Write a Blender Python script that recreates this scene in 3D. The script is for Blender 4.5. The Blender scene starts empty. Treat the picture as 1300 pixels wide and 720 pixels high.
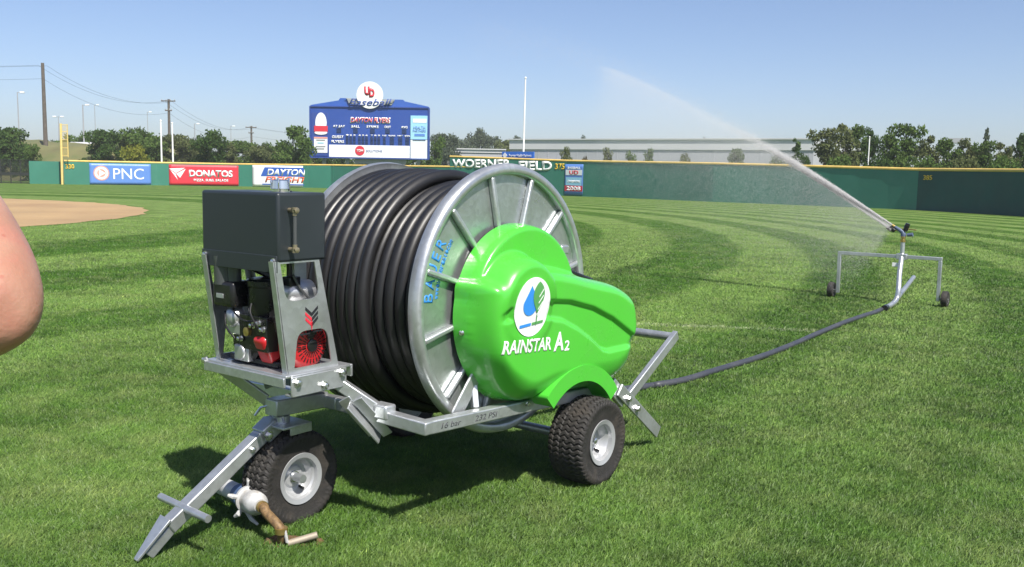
import bpy, bmesh, math, random
import numpy as np
from mathutils import Vector, Matrix
from mathutils.bvhtree import BVHTree

R = math.radians
rng = np.random.default_rng(11)
random.seed(11)
S = bpy.context.scene
COL = S.collection

# ------------------------------------------------------------------ camera, sky, sun, exposure
F, HC, ROLL, YH = 1200.0, 1.6, R(1.0), 221.0          # focal length in photo pixels, eye height, roll, horizon row
PITCH = math.atan((360 - YH) / F)
_c, _s = math.cos(ROLL), math.sin(ROLL)
_fw = Vector((0, math.cos(PITCH), -math.sin(PITCH)))
_up0 = Vector((0, math.sin(PITCH), math.cos(PITCH)))
_rt0 = Vector((1, 0, 0))
CR = _rt0 * _c + _up0 * _s
CU = _up0 * _c - _rt0 * _s
CF = _fw
CO = Vector((0, 0, HC))
cam = bpy.data.cameras.new('camera')
cam.sensor_width = 36.0
cam.lens = 36.0 * F / 1300.0
cam.clip_start = 0.05
cam.clip_end = 5000
co = bpy.data.objects.new('camera', cam)
COL.objects.link(co)
M = Matrix((CR, CU, -CF)).transposed().to_4x4()
M.translation = CO
co.matrix_world = M
S.camera = co

SUN_DIR = Vector((0.38, -0.63, 1.0)).normalized()       # towards the sun
W = bpy.data.worlds.new('World')
S.world = W
W.use_nodes = True
nt = W.node_tree
bg = nt.nodes['Background']
sky = nt.nodes.new('ShaderNodeTexSky')
sky.sky_type = 'NISHITA'
sky.sun_disc = False
sky.sun_elevation = math.asin(SUN_DIR.z)
sky.sun_rotation = math.atan2(SUN_DIR.x, SUN_DIR.y)
sky.air_density = 0.8
sky.dust_density = 1.5
sky.ozone_density = 3.5
sky.altitude = 250
skm = nt.nodes.new('ShaderNodeMix')                     # a slightly milky summer sky
skm.data_type = 'RGBA'; skm.blend_type = 'MULTIPLY'; skm.inputs['Factor'].default_value = 1
skm.inputs['B'].default_value = (1.03, .965, .985, 1)
nt.links.new(sky.outputs[0], skm.inputs['A'])
nt.links.new(skm.outputs['Result'], bg.inputs[0])
bg.inputs[1].default_value = 0.087
sun = bpy.data.lights.new('sun', 'SUN')
sun.energy = 4.2
sun.angle = R(0.55)
sun.color = (1.0, 0.95, 0.87)
so = bpy.data.objects.new('sun', sun)
COL.objects.link(so)
so.rotation_euler = (-SUN_DIR).to_track_quat('-Z', 'Y').to_euler()
so.location = (0, 0, 30)
S.view_settings.view_transform = 'Standard'
S.view_settings.look = 'None'
S.view_settings.gamma = 1
S.view_settings.exposure = 0.85
S.cycles.max_bounces = 12
S.cycles.diffuse_bounces = 8
S.cycles.transparent_max_bounces = 96
S.cycles.volume_bounces = 1

def ray(px, py):
    return CF + CR * ((px - 650) / F) - CU * ((py - 360) / F)
def at_ground(px, py, z=0.0):
    d = ray(px, py)
    return CO + d * ((z - HC) / d.z)
def at_depth(px, py, Y):
    """the point seen at photo pixel (px, py) that stands Y metres ahead"""
    d = ray(px, py)
    return CO + d * (Y / d.y)

# ------------------------------------------------------------------ materials
def rgb(h):
    """#rrggbb -> linear"""
    v = [int(h[i:i + 2], 16) / 255 for i in (1, 3, 5)]
    return tuple(x / 12.92 if x <= .04045 else ((x + .055) / 1.055) ** 2.4 for x in v)

def mat(name, col, rough=.5, metal=0., var=.12, scale=8., bump=0., bscale=60., coat=0., spec=.5, rvar=.1, coord='Object', dirt=None, dirt_amt=.5, dscale=3.):
    m = bpy.data.materials.new(name)
    m.use_nodes = True
    n, l = m.node_tree.nodes, m.node_tree.links
    b = n['Principled BSDF']
    tc = n.new('ShaderNodeTexCoord')
    nz = n.new('ShaderNodeTexNoise')
    nz.inputs['Scale'].default_value = scale
    nz.inputs['Detail'].default_value = 5
    nz.inputs['Roughness'].default_value = .62
    l.new(tc.outputs[coord], nz.inputs['Vector'])
    mr = n.new('ShaderNodeMapRange')
    mr.inputs['From Min'].default_value = .28
    mr.inputs['From Max'].default_value = .72
    mr.inputs['To Min'].default_value = 1 - var
    mr.inputs['To Max'].default_value = 1 + var
    l.new(nz.outputs['Fac'], mr.inputs['Value'])
    mx = n.new('ShaderNodeMix')
    mx.data_type = 'RGBA'
    mx.blend_type = 'MULTIPLY'
    mx.inputs['Factor'].default_value = 1
    mx.inputs['A'].default_value = (*col, 1)
    l.new(mr.outputs[0], mx.inputs['B'])
    out = mx.outputs['Result']
    if dirt:
        n2 = n.new('ShaderNodeTexNoise')
        n2.inputs['Scale'].default_value = dscale
        n2.inputs['Detail'].default_value = 8
        n2.inputs['Roughness'].default_value = .7
        l.new(tc.outputs[coord], n2.inputs['Vector'])
        r2 = n.new('ShaderNodeMapRange')
        r2.inputs['From Min'].default_value = .48
        r2.inputs['From Max'].default_value = .7
        r2.inputs['To Max'].default_value = dirt_amt
        l.new(n2.outputs['Fac'], r2.inputs['Value'])
        m2 = n.new('ShaderNodeMix')
        m2.data_type = 'RGBA'
        m2.inputs['B'].default_value = (*dirt, 1)
        l.new(r2.outputs[0], m2.inputs['Factor'])
        l.new(out, m2.inputs['A'])
        out = m2.outputs['Result']
    l.new(out, b.inputs['Base Color'])
    rr = n.new('ShaderNodeMapRange')
    rr.inputs['From Min'].default_value = .3
    rr.inputs['From Max'].default_value = .7
    rr.inputs['To Min'].default_value = max(.03, rough - rvar)
    rr.inputs['To Max'].default_value = min(1, rough + rvar)
    l.new(nz.outputs['Fac'], rr.inputs['Value'])
    l.new(rr.outputs[0], b.inputs['Roughness'])
    b.inputs['Metallic'].default_value = metal
    b.inputs['Specular IOR Level'].default_value = spec
    b.inputs['Coat Weight'].default_value = coat
    b.inputs['Coat Roughness'].default_value = .06
    if bump:
        nb = n.new('ShaderNodeTexNoise')
        nb.inputs['Scale'].default_value = bscale
        nb.inputs['Detail'].default_value = 4
        l.new(tc.outputs[coord], nb.inputs['Vector'])
        bp = n.new('ShaderNodeBump')
        bp.inputs['Strength'].default_value = bump
        bp.inputs['Distance'].default_value = .02
        l.new(nb.outputs['Fac'], bp.inputs['Height'])
        l.new(bp.outputs[0], b.inputs['Normal'])
    return m

def galvanised(name, col=(.50, .52, .53), metal=.75, rough=.38, streak=0.):
    m = mat(name, col, rough, metal, var=.09, scale=5., rvar=.08)
    n, l = m.node_tree.nodes, m.node_tree.links
    b = n['Principled BSDF']
    tc = n.new('ShaderNodeTexCoord')
    vo = n.new('ShaderNodeTexVoronoi')
    vo.inputs['Scale'].default_value = 42
    l.new(tc.outputs['Object'], vo.inputs['Vector'])
    old = b.inputs['Base Color'].links[0].from_socket
    hs = n.new('ShaderNodeSeparateColor')
    l.new(vo.outputs['Color'], hs.inputs[0])
    mr = n.new('ShaderNodeMapRange')
    mr.inputs['To Min'].default_value = .93
    mr.inputs['To Max'].default_value = 1.06
    l.new(hs.outputs[0], mr.inputs['Value'])
    mx = n.new('ShaderNodeMix')
    mx.data_type = 'RGBA'
    mx.blend_type = 'MULTIPLY'
    mx.inputs['Factor'].default_value = 1
    l.new(old, mx.inputs['A'])
    l.new(mr.outputs[0], mx.inputs['B'])
    l.new(mx.outputs['Result'], b.inputs['Base Color'])
    bp = n.new('ShaderNodeBump')
    bp.inputs['Strength'].default_value = .05
    bp.inputs['Distance'].default_value = .01
    l.new(vo.outputs['Distance'], bp.inputs['Height'])
    l.new(bp.outputs[0], b.inputs['Normal'])
    return m

def leafmat(name, a, b_, trans=.35):
    m = bpy.data.materials.new(name)
    m.use_nodes = True
    n, l = m.node_tree.nodes, m.node_tree.links
    n.clear()
    out = n.new('ShaderNodeOutputMaterial')
    geo = n.new('ShaderNodeNewGeometry')
    rp = n.new('ShaderNodeValToRGB')
    rp.color_ramp.elements[0].color = (*a, 1)
    rp.color_ramp.elements[1].color = (*b_, 1)
    l.new(geo.outputs['Random Per Island'], rp.inputs[0])
    d = n.new('ShaderNodeBsdfDiffuse')
    t = n.new('ShaderNodeBsdfTranslucent')
    mx = n.new('ShaderNodeMixShader')
    mx.inputs[0].default_value = trans
    l.new(rp.outputs[0], d.inputs[0])
    l.new(rp.outputs[0], t.inputs[0])
    l.new(d.outputs[0], mx.inputs[1])
    l.new(t.outputs[0], mx.inputs[2])
    l.new(mx.outputs[0], out.inputs[0])
    return m

INFIELD = (-30.0, 28.8)
INF_R = 17.6
def lawn_colour(n, l, per_blade=False):
    """turf colour from world position: mowing rings round the infield, patchy tone, a faint old chalk line"""
    def math_(op, a, b=None, c=None):
        x = n.new('ShaderNodeMath')
        x.operation = op
        for i, v in enumerate((a, b, c)):
            if v is None: continue
            if isinstance(v, (int, float)): x.inputs[i].default_value = v
            else: l.new(v, x.inputs[i])
        return x.outputs[0]
    geo = n.new('ShaderNodeNewGeometry')
    sp = n.new('ShaderNodeSeparateXYZ')
    l.new(geo.outputs['Position'], sp.inputs[0])
    X, Y = sp.outputs[0], sp.outputs[1]
    flat = n.new('ShaderNodeCombineXYZ')
    l.new(X, flat.inputs[0]); l.new(Y, flat.inputs[1])
    def noise(scale, detail=3):
        z = n.new('ShaderNodeTexNoise')
        z.inputs['Scale'].default_value = scale
        z.inputs['Detail'].default_value = detail
        l.new(flat.outputs[0], z.inputs['Vector'])
        return z.outputs['Fac']
    dx = math_('SUBTRACT', X, INFIELD[0])
    dy = math_('SUBTRACT', Y, INFIELD[1])
    r = math_('SQRT', math_('ADD', math_('MULTIPLY', dx, dx), math_('MULTIPLY', dy, dy)))
    wob = math_('MULTIPLY', math_('SUBTRACT', noise(.35), .5), .35)
    wob2 = math_('MULTIPLY', math_('SUBTRACT', noise(2.5), .5), .35)
    rr = math_('ADD', math_('ADD', r, wob), wob2)
    # rings are wide next to the infield and narrow outwards
    K = [(17.6, 0), (22.0, 1), (24.9, 2), (27.1, 3), (29.4, 4), (31.3, 5), (32.6, 6), (34.3, 7), (35.9, 8), (37.3, 9), (38.5, 10), (39.8, 11), (40.8, 12), (41.8, 13), (42.8, 14)]
    fc = n.new('ShaderNodeFloatCurve')
    cv = fc.mapping.curves[0]
    cv.points[0].location = (0, 0); cv.points[1].location = (1, 1)
    for r_, k_ in K[1:-1]: cv.points.new((r_ - 17.6) / 25.2, k_ / 14)
    for p_ in cv.points: p_.handle_type = 'VECTOR'
    fc.mapping.update()
    tq = math_('ABSOLUTE', math_('SUBTRACT', rr, INF_R))
    l.new(math_('MINIMUM', math_('DIVIDE', tq, 25.2), 1.), fc.inputs['Value'])
    kk = math_('ADD', math_('MULTIPLY', fc.outputs[0], 14.), math_('MULTIPLY', math_('MAXIMUM', math_('SUBTRACT', tq, 25.2), 0.), 1 / .97))
    sn = math_('SINE', math_('MULTIPLY', kk, math.pi))
    st = n.new('ShaderNodeMapRange')
    st.interpolation_type = 'SMOOTHSTEP'
    st.inputs['From Min'].default_value = -.35
    st.inputs['From Max'].default_value = .35
    l.new(sn, st.inputs['Value'])
    # rings fade out close by, where one looks down into the turf
    fade = n.new('ShaderNodeMapRange')
    fade.inputs['From Min'].default_value = 5.
    fade.inputs['From Max'].default_value = 14.
    fade.inputs['To Min'].default_value = .30
    fade.inputs['To Max'].default_value = 1.
    l.new(Y, fade.inputs['Value'])
    stripe = math_('ADD', math_('MULTIPLY', math_('SUBTRACT', st.outputs[0], .5), math_('MULTIPLY', fade.outputs[0], .98)), .54)
    ramp = n.new('ShaderNodeMix')
    ramp.data_type = 'RGBA'
    ramp.inputs['A'].default_value = (*DARK, 1)
    ramp.inputs['B'].default_value = (*LIGHT, 1)
    l.new(stripe, ramp.inputs['Factor'])
    # patches
    pm = n.new('ShaderNodeMapRange')
    pm.inputs['From Min'].default_value = .3
    pm.inputs['From Max'].default_value = .7
    pm.inputs['To Min'].default_value = .56
    pm.inputs['To Max'].default_value = 1.32
    l.new(math_('ADD', math_('MULTIPLY', noise(1.3, 6), .6), math_('MULTIPLY', noise(8., 3), .4)), pm.inputs['Value'])
    m1 = n.new('ShaderNodeMix'); m1.data_type = 'RGBA'; m1.blend_type = 'MULTIPLY'
    m1.inputs['Factor'].default_value = 1
    l.new(ramp.outputs['Result'], m1.inputs['A']); l.new(pm.outputs[0], m1.inputs['B'])
    sheenf = n.new('ShaderNodeMapRange')  # mask for pale patches that paint the mown sheen into the turf
    sheenf.inputs['From Min'].default_value = .47
    sheenf.inputs['From Max'].default_value = .70
    sheenf.inputs['To Max'].default_value = .46
    l.new(math_('ADD', math_('MULTIPLY', noise(3.2, 7), .62), math_('MULTIPLY', noise(.55, 4), .38)), sheenf.inputs['Value'])
    m2 = n.new('ShaderNodeMix'); m2.data_type = 'RGBA'
    m2.inputs['B'].default_value = (*SHEEN, 1)
    l.new(sheenf.outputs[0], m2.inputs['Factor']); l.new(m1.outputs['Result'], m2.inputs['A'])
    # old chalk line
    A, B = at_ground(800, 412), at_ground(1040, 421)
    nx, ny = -(B.y - A.y), (B.x - A.x)
    L = math.hypot(nx, ny); nx, ny = nx / L, ny / L
    dist = math_('ABSOLUTE', math_('ADD', math_('MULTIPLY', math_('SUBTRACT', X, A.x), nx), math_('MULTIPLY', math_('SUBTRACT', Y, A.y), ny)))
    tt = math_('ADD', math_('MULTIPLY', math_('SUBTRACT', X, A.x), ny), math_('MULTIPLY', math_('SUBTRACT', Y, A.y), -nx))
    near = math_('LESS_THAN', math_('ADD', dist, math_('MULTIPLY', math_('SUBTRACT', noise(9), .5), .12)), .035)
    inr = math_('MULTIPLY', math_('GREATER_THAN', tt, 0.), math_('LESS_THAN', tt, L))
    lm = math_('MULTIPLY', math_('MULTIPLY', near, inr), .45)
    m3 = n.new('ShaderNodeMix'); m3.data_type = 'RGBA'
    m3.inputs['B'].default_value = (.42, .42, .34, 1)
    l.new(lm, m3.inputs['Factor']); l.new(m2.outputs['Result'], m3.inputs['A'])
    return m3.outputs['Result'], math_, flat

DARK = (.044, .104, .010)
LIGHT = (.122, .194, .048)
SHEEN = (.235, .262, .115)  # pale sheen of mown blades, painted as turf colour

def lawn_material():
    m = bpy.data.materials.new('lawn turf')
    m.use_nodes = True
    n, l = m.node_tree.nodes, m.node_tree.links
    b = n['Principled BSDF']
    col, math_, flat = lawn_colour(n, l)
    fine = n.new('ShaderNodeTexNoise')
    fine.inputs['Scale'].default_value = 28
    fine.inputs['Detail'].default_value = 7
    fine.inputs['Roughness'].default_value = .75
    l.new(flat.outputs[0], fine.inputs['Vector'])
    fm = n.new('ShaderNodeMapRange')
    fm.inputs['From Min'].default_value = .3; fm.inputs['From Max'].default_value = .7
    fm.inputs['To Min'].default_value = .62; fm.inputs['To Max'].default_value = 1.3
    l.new(fine.outputs['Fac'], fm.inputs['Value'])
    mx = n.new('ShaderNodeMix'); mx.data_type = 'RGBA'; mx.blend_type = 'MULTIPLY'
    mx.inputs['Factor'].default_value = 1
    l.new(col, mx.inputs['A']); l.new(fm.outputs[0], mx.inputs['B'])
    l.new(mx.outputs['Result'], b.inputs['Base Color'])
    b.inputs['Roughness'].default_value = .8
    b.inputs['Specular IOR Level'].default_value = .05
    bp = n.new('ShaderNodeBump')
    bp.inputs['Strength'].default_value = .7
    bp.inputs['Distance'].default_value = .04
    l.new(fine.outputs['Fac'], bp.inputs['Height'])
    l.new(bp.outputs[0], b.inputs['Normal'])
    return m

def blade_material():
    m = bpy.data.materials.new('grass blades')
    m.use_nodes = True
    n, l = m.node_tree.nodes, m.node_tree.links
    n.clear()
    out = n.new('ShaderNodeOutputMaterial')
    col, math_, flat = lawn_colour(n, l)
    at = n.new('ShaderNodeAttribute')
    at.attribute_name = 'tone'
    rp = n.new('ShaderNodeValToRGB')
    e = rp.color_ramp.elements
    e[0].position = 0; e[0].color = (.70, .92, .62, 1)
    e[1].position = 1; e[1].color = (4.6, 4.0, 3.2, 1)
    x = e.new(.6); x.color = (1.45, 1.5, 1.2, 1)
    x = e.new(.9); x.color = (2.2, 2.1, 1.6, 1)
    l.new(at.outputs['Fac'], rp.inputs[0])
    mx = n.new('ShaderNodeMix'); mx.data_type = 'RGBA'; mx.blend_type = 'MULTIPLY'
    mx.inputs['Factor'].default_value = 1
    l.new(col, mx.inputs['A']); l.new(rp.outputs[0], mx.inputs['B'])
    d = n.new('ShaderNodeBsdfPrincipled')
    d.inputs['Roughness'].default_value = .5
    d.inputs['Specular IOR Level'].default_value = .35
    l.new(mx.outputs['Result'], d.inputs['Base Color'])
    t = n.new('ShaderNodeBsdfTranslucent')
    l.new(mx.outputs['Result'], t.inputs[0])
    gn = n.new('ShaderNodeNewGeometry')
    va = n.new('ShaderNodeVectorMath'); va.operation = 'MULTIPLY_ADD'
    va.inputs[1].default_value = (.7, .7, .7); va.inputs[2].default_value = (0, 0, .62)
    l.new(gn.outputs['Normal'], va.inputs[0])
    vn = n.new('ShaderNodeVectorMath'); vn.operation = 'NORMALIZE'
    l.new(va.outputs[0], vn.inputs[0]); l.new(vn.outputs[0], d.inputs['Normal'])
    ms = n.new('ShaderNodeMixShader')
    ms.inputs[0].default_value = .3
    l.new(d.outputs[0], ms.inputs[1]); l.new(t.outputs[0], ms.inputs[2])
    l.new(ms.outputs[0], out.inputs[0])
    return m

# ------------------------------------------------------------------ mesh helpers
class MB:
    def __init__(s): s.v, s.f, s.chunks = [], [], []
    def add(s, v, f):
        o = len(s.v)
        s.chunks.append((len(s.v), len(s.f)))
        s.v += [tuple(p) for p in v]
        s.f += [tuple(i + o for i in q) for q in f]
        return s
    def box(s, c, d, rot=None):
        c = Vector(c)
        P = []
        for x in (-.5, .5):
            for y in (-.5, .5):
                for z in (-.5, .5):
                    p = Vector((x * d[0], y * d[1], z * d[2]))
                    if rot is not None: p = rot @ p
                    P.append(c + p)
        return s.add(P, [(0, 1, 3, 2), (4, 6, 7, 5), (0, 4, 5, 1), (2, 3, 7, 6), (0, 2, 6, 4), (1, 5, 7, 3)])
    def bar(s, a, b, w, h, up=(0, 0, 1)):
        """rectangular bar from a to b"""
        a, b = Vector(a), Vector(b)
        d = (b - a); L = d.length; d.normalize()
        side = d.cross(Vector(up))
        if side.length < 1e-4: side = d.cross(Vector((1, 0, 0)))
        side.normalize()
        u = side.cross(d)
        rot = Matrix((d, side, u)).transposed()
        return s.box((a + b) / 2, (L, w, h), rot)
    def tube(s, path, r, n=12, cap=True):
        path = [Vector(p) for p in path]
        rs = r if hasattr(r, '__len__') else [r] * len(path)
        k = len(path)
        T = [(path[min(i + 1, k - 1)] - path[max(i - 1, 0)]).normalized() for i in range(k)]
        u = T[0].orthogonal().normalized()
        V = []
        for i in range(k):
            u = (u - T[i] * u.dot(T[i])).normalized()
            w = T[i].cross(u)
            for j in range(n):
                a = 2 * math.pi * j / n
                V.append(path[i] + (u * math.cos(a) + w * math.sin(a)) * rs[i])
        Fc = [(i * n + j, i * n + (j + 1) % n, (i + 1) * n + (j + 1) % n, (i + 1) * n + j) for i in range(k - 1) for j in range(n)]
        if cap:
            Fc.append(tuple(reversed(range(n))))
            Fc.append(tuple((k - 1) * n + j for j in range(n)))
        return s.add(V, Fc)
    def lathe(s, c, axis, prof, n=48, close=False):
        """prof: list of (along, radius) round the axis through c"""
        c, ax = Vector(c), Vector(axis).normalized()
        u = ax.orthogonal().normalized(); w = ax.cross(u)
        V = []
        for t, r in prof:
            for j in range(n):
                a = 2 * math.pi * j / n
                V.append(c + ax * t + (u * math.cos(a) + w * math.sin(a)) * max(r, 1e-5))
        k = len(prof)
        Fc = [(i * n + j, i * n + (j + 1) % n, (i + 1) * n + (j + 1) % n, (i + 1) * n + j) for i in range(k - 1) for j in range(n)]
        if close: Fc += [((k - 1) * n + j, (k - 1) * n + (j + 1) % n, (j + 1) % n, j) for j in range(n)]
        else:
            Fc.append(tuple(reversed(range(n)))); Fc.append(tuple((k - 1) * n + j for j in range(n)))
        return s.add(V, Fc)
    def ball(s, c, r, n=14, sc=(1, 1, 1)):
        V = []; k = n // 2
        for i in range(k + 1):
            th = math.pi * i / k
            for j in range(n):
                a = 2 * math.pi * j / n
                V.append((c[0] + r * sc[0] * math.sin(th) * math.cos(a), c[1] + r * sc[1] * math.sin(th) * math.sin(a), c[2] + r * sc[2] * math.cos(th)))
        Fc = [(i * n + j, (i + 1) * n + j, (i + 1) * n + (j + 1) % n, i * n + (j + 1) % n) for i in range(k) for j in range(n)]
        return s.add(V, Fc)
    def bolt(s, c, axis, r=.014, h=.014):
        return s.lathe(c, axis, [(0, r * 1.5), (.003, r * 1.5), (.003, r), (h, r), (h + .002, r * .6)], n=6)
    def build_each(s, name, m, parent=None, **k):
        """one object per added shape"""
        ends = [c[0] for c in s.chunks[1:]] + [len(s.v)]
        fends = [c[1] for c in s.chunks[1:]] + [len(s.f)]
        out = []
        for (v0, f0), v1, f1 in zip(s.chunks, ends, fends):
            p = MB(); p.v = s.v[v0:v1]; p.f = [tuple(i - v0 for i in q) for q in s.f[f0:f1]]
            out.append(p.build(name, m, parent, **k))
        return out
    def build(s, name, m, parent=None, bevel=0., smooth=True, angle=35, loc=None, rotz=0., seg=2):
        me = bpy.data.meshes.new(name)
        me.from_pydata(s.v, [], s.f)
        return link_mesh(name, me, m, parent, bevel, smooth, angle, loc, rotz, seg)

def link_mesh(name, me, m, parent=None, bevel=0., smooth=True, angle=35, loc=None, rotz=0., seg=2, fix=True):
    if fix:
        bm = bmesh.new(); bm.from_mesh(me)
        bmesh.ops.recalc_face_normals(bm, faces=bm.faces)
        bm.to_mesh(me); bm.free()
    if m: me.materials.append(m)
    if smooth:
        me.polygons.foreach_set('use_smooth', [True] * len(me.polygons))
        me.set_sharp_from_angle(angle=R(angle))
    o = bpy.data.objects.new(name, me)
    COL.objects.link(o)
    if parent: o.parent = parent
    if loc is not None: o.location = loc
    if rotz: o.rotation_euler = (0, 0, rotz)
    if bevel:
        b = o.modifiers.new('bevel', 'BEVEL')
        b.width = bevel; b.segments = seg; b.limit_method = 'ANGLE'; b.angle_limit = R(40)
        b.harden_normals = False
    return o

def tag(o, label=None, cat=None, group=None, kind=None):
    if label: o['label'] = label
    if cat: o['category'] = cat
    if group: o['group'] = group
    if kind: o['kind'] = kind
    return o
def thing(name, label, cat, loc=(0, 0, 0), rotz=0., group=None):
    o = bpy.data.objects.new(name, None)
    o.empty_display_size = .2
    COL.objects.link(o)
    o.location = loc; o.rotation_euler = (0, 0, rotz)
    return tag(o, label, cat, group)

def curve_mesh(cu):
    o = bpy.data.objects.new('tmp', cu)
    COL.objects.link(o)
    dg = bpy.context.evaluated_depsgraph_get()
    dg.update()
    me = bpy.data.meshes.new_from_object(o.evaluated_get(dg))
    bpy.data.objects.remove(o); bpy.data.curves.remove(cu)
    me.materials.clear()
    return me
def plate_mesh(loops, t, bevel=0.):
    """flat plate with holes: loops of (x, y), extruded by t along z"""
    cu = bpy.data.curves.new('plate', 'CURVE')
    cu.dimensions = '2D'; cu.fill_mode = 'BOTH'
    cu.extrude = t / 2; cu.bevel_depth = bevel
    for lp in loops:
        sp = cu.splines.new('POLY')
        sp.points.add(len(lp) - 1)
        for p, q in zip(sp.points, lp): p.co = (q[0], q[1], 0, 1)
        sp.use_cyclic_u = True
    return curve_mesh(cu)
def text_mesh(s, w=None, h=None, t=.004, bold=0., shear=0., spacing=1.):
    """lettering in the xy plane, centred, scaled to width w and/or height h"""
    cu = bpy.data.curves.new('text', 'FONT')
    cu.body = s; cu.size = 1; cu.extrude = 0; cu.offset = bold; cu.shear = shear
    cu.space_character = spacing
    cu.resolution_u = 4
    me = curve_mesh(cu)
    n = len(me.vertices)
    a = np.empty(n * 3); me.vertices.foreach_get('co', a); a = a.reshape(-1, 3)
    lo, hi = a.min(0), a.max(0)
    a -= (lo + hi) / 2
    sx = w / (hi[0] - lo[0]) if w else None
    sy = h / (hi[1] - lo[1]) if h else None
    sx = sx or sy; sy = sy or sx
    a[:, 0] *= sx; a[:, 1] *= sy
    me.vertices.foreach_set('co', a.ravel()); me.update()
    bm = bmesh.new(); bm.from_mesh(me)
    r = bmesh.ops.extrude_face_region(bm, geom=list(bm.faces))
    for v in r['geom']:
        if isinstance(v, bmesh.types.BMVert): v.co.z += t
    bm.to_mesh(me); bm.free()
    return me
def xform(me, Mx):
    me.transform(Mx); me.update()
    return me
UPRIGHT = Matrix(((1, 0, 0, 0), (0, 0, -1, 0), (0, 1, 0, 0), (0, 0, 0, 1)))   # xy drawing -> xz plane facing -y
def frame(o, x, y, z):
    m = Matrix((Vector(x), Vector(y), Vector(z))).transposed().to_4x4()
    m.translation = Vector(o)
    return m
def rounded(pts, r, n=6):
    out = []
    k = len(pts)
    for i in range(k):
        p = Vector(pts[i]); a = Vector(pts[i - 1]); b = Vector(pts[(i + 1) % k])
        rr = r if not hasattr(r, '__len__') else r[i]
        da, db = (a - p), (b - p)
        q = min(rr, da.length * .49, db.length * .49)
        p0 = p + da.normalized() * q; p1 = p + db.normalized() * q
        for j in range(n + 1):
            t = j / n
            out.append(tuple(p0 * (1 - t) ** 2 + p * 2 * t * (1 - t) + p1 * t * t))
    return out
def circle(cx, cy, r, n=40, ry=None):
    ry = ry or r
    return [(cx + r * math.cos(2 * math.pi * i / n), cy + ry * math.sin(2 * math.pi * i / n)) for i in range(n)]
HAZE = .00045
# ================================================================== THE SETTING
m_lawn = lawn_material()
g = MB(); g.add([(-1200, -100, 0), (1200, -100, 0), (1200, 1300, 0), (-1200, 1300, 0)], [(0, 1, 2, 3)])
tag(g.build('ground', m_lawn, smooth=False), 'striped green turf of the ball field', kind='structure')

# skinned dirt infield: a disc with a slightly ragged lip
m_dirt = mat('infield dirt', (.33, .222, .108), .9, var=.14, scale=.35, bump=.4, bscale=18, dirt=(.23, .14, .07), dirt_amt=.55, dscale=.22)
g = MB(); N_ = 220
P = []
for i in range(N_):
    a = 2 * math.pi * i / N_
    r = INF_R + .12 * math.sin(a * 37) * random.random() + random.uniform(-.06, .06)
    P.append((INFIELD[0] + r * math.cos(a), INFIELD[1] + r * math.sin(a), .006))
g.add(P, [tuple(range(N_))])
tag(g.build('infield_dirt', m_dirt, smooth=False), 'tan bare dirt of the infield', kind='structure')

# turf blades where one can tell them apart
def grass_blades(n_blades):
    # density falls with distance from the viewer's side of the lawn
    u = rng.random(n_blades)
    y0, y1, k = 2.3, 34.0, -1.1
    d = (y0 ** (k + 1) + u * (y1 ** (k + 1) - y0 ** (k + 1))) ** (1 / (k + 1))
    d = d[rng.random(n_blades) < np.clip((34 - d) / 22, 0, 1)]
    n_blades = len(d)
    ang = (rng.random(n_blades) - .5) * 2 * R(32)
    # broaden near the viewer
    x = d * np.tan(ang) + rng.normal(0, .25, n_blades); y = d
    ok = np.hypot(x - INFIELD[0], y - INFIELD[1]) > INF_R + .05
    x, y, d = x[ok], y[ok], d[ok]; n_blades = len(d)
    clump = .5 + .5 * np.sin(x * 7.1 + np.sin(y * 5.3) * 2) * np.sin(y * 6.7 + np.sin(x * 4.1) * 2)
    h = rng.uniform(.018, .044, n_blades) * (.8 + .4 * clump)
    w = rng.uniform(.0013, .0027, n_blades) * np.clip(d / 5, 1, 3.4)
    h *= np.clip(1 + (d - 8) * .012, 1, 1.2)
    yaw = rng.random(n_blades) * 2 * np.pi
    rr = np.hypot(x - INFIELD[0], y - INFIELD[1])
    band = np.sign(np.sin((rr - INF_R - .3) * 2 * np.pi / 5.6))
    tx, ty = -(y - INFIELD[1]) / rr, (x - INFIELD[0]) / rr       # mowing direction
    lean = rng.uniform(.3, 1.6, n_blades)
    lx = np.cos(yaw) * lean + tx * band * .15
    ly = np.sin(yaw) * lean + ty * band * .15
    px, py = -np.sin(yaw + 1.2), np.cos(yaw + 1.2)
    V = np.empty((n_blades, 5, 3), np.float32)
    for i, (t, s, ww) in enumerate(((0, -1, 1), (0, 1, 1), (.55, -1, .8), (.55, 1, .8), (1, 0, 0))):
        bend = t * t
        V[:, i, 0] = x + lx * h * bend + px * w * s * ww
        V[:, i, 1] = y + ly * h * bend + py * w * s * ww
        V[:, i, 2] = h * t * (1 - .33 * lean * t) - (.004 if t == 0 else 0)
    base = np.arange(n_blades, dtype=np.int32)[:, None] * 5
    loops = (base + np.array([[0, 1, 3, 2, 2, 3, 4]], np.int32)).ravel()
    starts = (np.arange(n_blades, dtype=np.int32)[:, None] * 7 + np.array([[0, 4]], np.int32)).ravel()
    me = bpy.data.meshes.new('grass')
    me.vertices.add(n_blades * 5); me.vertices.foreach_set('co', V.ravel())
    me.loops.add(len(loops)); me.loops.foreach_set('vertex_index', loops)
    me.polygons.add(len(starts)); me.polygons.foreach_set('loop_start', starts)
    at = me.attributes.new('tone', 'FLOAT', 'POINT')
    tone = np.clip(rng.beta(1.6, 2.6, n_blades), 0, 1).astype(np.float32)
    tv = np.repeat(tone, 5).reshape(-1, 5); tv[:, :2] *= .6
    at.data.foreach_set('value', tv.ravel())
    me.update(calc_edges=True)
    o = bpy.data.objects.new('grass', me)
    COL.objects.link(o)
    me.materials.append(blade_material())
    return o
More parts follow.
